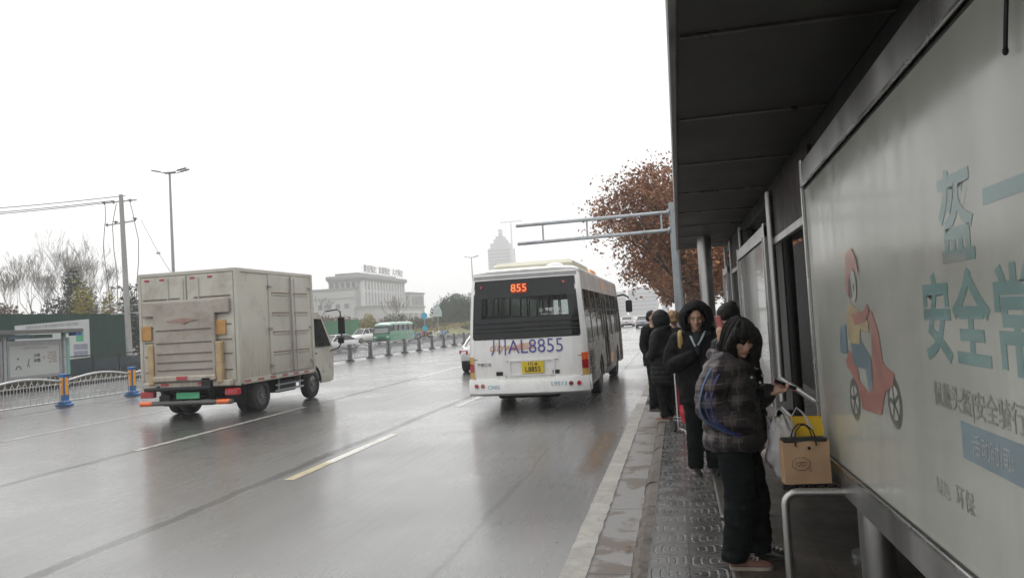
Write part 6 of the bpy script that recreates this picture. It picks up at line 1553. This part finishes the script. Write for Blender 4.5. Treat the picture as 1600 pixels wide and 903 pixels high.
# round signs, triangle sign
for i, (z, r, lb) in enumerate(((3.25, .55, 'upper'), (2.0, .45, 'lower'))):
    pass
sg = thing('road_sign', 'post with two round blue signs before the grass bank', 'road sign', (-36.9, 107, 0))
MB().cyl((0, 0, 0), (0, 0, 3.6), .05, n=8).build('pole', GALV, sg, True)
for z, r in ((3.2, .50), (1.35, .42)): MB().cyl((0, -.06, z), (0, -.1, z), r, n=20).build('sign_disc', P('sign blue', (.03, .33, .48), .5), sg)
sg = thing('road_sign', 'back of a white triangular sign on a post in front of the round tree', 'road sign', (-31.9, 98, 0))
MB().cyl((0, 0, 0), (0, 0, 4.6), .05, n=8).build('pole', GALV, sg, True)
mb = MB(); mb.poly([(-.62, -.06, 2.9), (.62, -.06, 2.9), (.62, -.06, 3.6), (0, -.06, 4.9), (-.62, -.06, 3.6)], (0, -.03, 0)); mb.build('sign_plate', P('white sign back', (.42, .50, .48), .5), sg)
# parked scooters
def scooter(label, loc, rz, m):
    o = thing('scooter', label, 'scooter', loc, rz, 'scooters parked below the grass bank')
    mb = MB(); mb.tube([(0, -.55, .75), (0, -.25, .8), (0, .05, .72), (0, .12, .38), (0, .45, .35), (0, .58, .65), (0, .5, 1.0)], [.12, .16, .12, .11, .1, .12, .07], 8); mb.build('body', m, o, True)
    MB().bx(-.13, .13, -.6, -.02, .8, .88, bev=.03).build('seat', BLACK, o, True); mb = MB(); mb.tube([(-.32, .45, 1.05), (0, .5, 1.03), (.32, .45, 1.05)], .025, 6); mb.build('handlebar', BLACK, o, True)
    for y in (-.5, .68): 
        mb = MB(); mb.tube([(-.05, y, .24), (.05, y, .24)], .24, 16); mb.build('wheel', RUBBER, o, True)
    return o
cols = [('red', REDL), ('blue', P('scooter blue', (.05, .16, .45), .3)), ('white', WHITE), ('black', BLACK)]
where = ['leftmost of the row', 'left part of the row', 'nearer the green minibus', 'below the blue signs', 'middle of the row', 'below the round tree', 'under the triangular sign', 'nearer the city bus', 'rightmost of the row']
for i in range(9):
    c, m = cols[(i * 3 + 1) % 4]; x = -37.3 + .88 * i
    scooter('%s scooter parked beyond the railing, %s' % (c, where[i]), (x, 94 + (i % 3) * .9, 0), rad(60 + 13 * (i % 4)), m)
# ------------------------------------------------------------------ far buildings
STONE = P('pale grey stone', (.34, .34, .33), .8, 0, .06, .1); WIND = P('dark facade window', (.045, .05, .055), .3, 0, .15, .3)
DKST = P('dark grey cornice', (.17, .17, .165), .8, 0, .08, .1)
hall = thing('hall_building', 'long grey hall with a colonnade of white fins and letters on the roof', 'building', (0, 0, 0))
mb = MB(); mb.bx(-140.5, -127, 290, 338, 0, 22.2); mb.build('wall', STONE, hall)
mb = MB(); mb.bx(-141.6, -124.9, 288, 340, 22.2, 24.0, bev=.4); mb.bx(-141, -125.9, 289, 339, 21.4, 22.2); mb.bx(-139, -129, 292, 336, 24, 25.2); mb.build('roof', DKST, hall)
mb = MB(); n = 14
for i in range(n + 1): y = 290.6 + 46.8 * i / n; mb.bx(-127, -125.6, y - .55, y + .55, 10.5, 21.4)
mb.bx(-127, -126.1, 290, 338, 16.9, 17.9); mb.build('fins', P('white stone fins', (.56, .56, .55), .8, 0, .04, .1), hall)
for i in range(n):
    y0 = 290.6 + 46.8 * i / n + .5; y1 = y0 + 46.8 / n - 1.0
    MB().bx(-126.98, -126.7, y0, y1, 10.6, 16.9).build('window', WIND, hall); MB().bx(-126.98, -126.7, y0, y1, 17.9, 21.3).build('window', WIND, hall)
mb = MB(); mb.bx(-140, -128, 289.7, 289.98, 18.4, 21); mb.build('window', WIND, hall)
for i in range(6): MB().bx(-140.8 + 2.4 * i, -140.2 + 2.4 * i, 289.2, 289.9, 18.2, 21.4).build('fin', STONE, hall)
mb = MB(); mb.bx(-127, -119, 284, 345, 0, 10.0); mb.bx(-142, -127, 283, 290, 0, 10); mb.build('podium', STONE, hall)
mb = MB(); mb.bx(-127, -118.4, 283.4, 345.6, 10.0, 10.9); mb.build('podium_cornice', DKST, hall)
for i in range(6): MB().bx(-119, -118.9, 300 + 7 * i, 303 + 7 * i, .5, 6.5).build('entrance_opening', WIND, hall)
mb = MB()
for i in range(6): mb.bx(-118.9, -117.8, 298 + 7 * i, 299.2 + 7 * i, 0, 7.6)
mb.bx(-119, -117.6, 296, 338, 7.6, 8.4); mb.build('porch', P('white stone fins', (.56, .56, .55)), hall)
mb = MB(); mb.bx(-175, -128.6, 287, 292, 0, 18.2); mb.build('wing', STONE, hall)
mb = MB(); mb.bx(-175.5, -128.4, 286.4, 292, 18.2, 18.9); mb.bx(-175, -128.5, 286.8, 287, 14.4, 14.8); mb.build('wing_cornice', DKST, hall)
for r in range(3):
    for i in range(11):
        x = -172 + 3.9 * i; 
        if x > -131: continue
        MB().bx(x, x + 1.9, 286.85, 286.98, 3.0 + 3.7 * r, 5.0 + 3.7 * r).build('window', WIND, hall)
mb = MB(); mb.bx(-131, -126, 345.7, 366, 0, 17.4); mb.build('annex', STONE, hall)
mb = MB(); mb.bx(-131.5, -125.5, 345.3, 366.5, 17.4, 18.2); mb.bx(-126, -125.8, 346, 366, 10.4, 11); mb.build('annex_cornice', DKST, hall)
mb = MB(); mb.bx(-126, -125.9, 348, 364, 11.8, 16.2); mb.build('window', WIND, hall)
SG = P('sign frame white', (.6, .6, .6), .6); SL = P('sign letters dark', (.14, .12, .12), .6)
mb = MB()
for z in (25.0, 27.6): mb.bx(-126.5, -126.4, 291, 338, z, z + .15)
for i in range(16): mb.bx(-126.5, -126.4, 291 + 3.1 * i, 291.15 + 3.1 * i, 24, 28.2)
mb.build('sign_frame', SG, hall)
for s_, y in (('建设强企', 299), ('质量强企', 315), ('人才强企', 331)):
    text(s_, 3.3, SL, 'roof_lettering', hall, facing((-126.2, y, 26.6), (0, 1, 0)), bold=.05, ext=.05, sx=1.02)

def slabt(label, x0, x1, y0, y1, h, steps=(), win=True):
    o = thing('tower_block', label, 'building', (0, 0, 0)); m = P('distant tower wall', (.30, .31, .33), .8, 0, .05, .05)
    mb = MB(); mb.bx(x0, x1, y0, y1, 0, h)
    for a, b, c in steps: mb.bx(x0 + a, x1 - a, y0 + a * .5, y1 - a * .5, b, c)
    mb.build('wall', m, o)
    if win:
        mb = MB(); z = 4
        while z < h - 2: mb.bx(x0 + 1, x1 - 1, y0 - .12, y0 - .02, z, z + 1.5); z += 3.2
        mb.build('window_bands', P('distant windows', (.12, .13, .14), .5), o)
    return o
tw = slabt('faint stepped tower with a crowned top above the city bus', -174.5, -152.3, 700, 722, 71, ((2.5, 71, 76), (5.5, 76, 80), (7.5, 80, 83), (10.3, 83, 90)))
slabt('widest faint tower block on the right beyond the road', -40.5, -16.5, 640, 660, 21.5, ((3, 21.5, 23),))
slabt('faint tower block just right of the bus front', -58, -44.5, 660, 680, 21)
slabt('faint narrow block between the wide tower and the tree', -14.5, -8, 700, 720, 19)
slabt('faint low block left of the round green tree', -118, -98, 420, 440, 19)
# white low wall at right end of road
sgn = MB(); sgn.bx(.9, 4.2, 118, 118.2, 3.0, 5.2); tag(sgn.build('signboard', P('pale blue signboard', (.25, .35, .55), .5, 0, .3, .5)), 'pale blue signboard glimpsed through the trees above the standing people', 'sign')

# air: one closed box round everything
t = bpy.data.materials.new('haze air'); t.use_nodes = True; nn = t.node_tree.nodes; nn.clear()
vo = nn.new('ShaderNodeVolumePrincipled'); vo.inputs['Color'].default_value = (.995, .995, 1, 1); vo.inputs['Density'].default_value = .0012; vo.inputs['Anisotropy'].default_value = .35
oo = nn.new('ShaderNodeOutputMaterial'); t.node_tree.links.new(vo.outputs[0], oo.inputs['Volume'])
hz = MB().bx(-910, 910, -210, 910, -1.1, 96).build('haze', t); tag(hz, None, None, None, 'stuff')
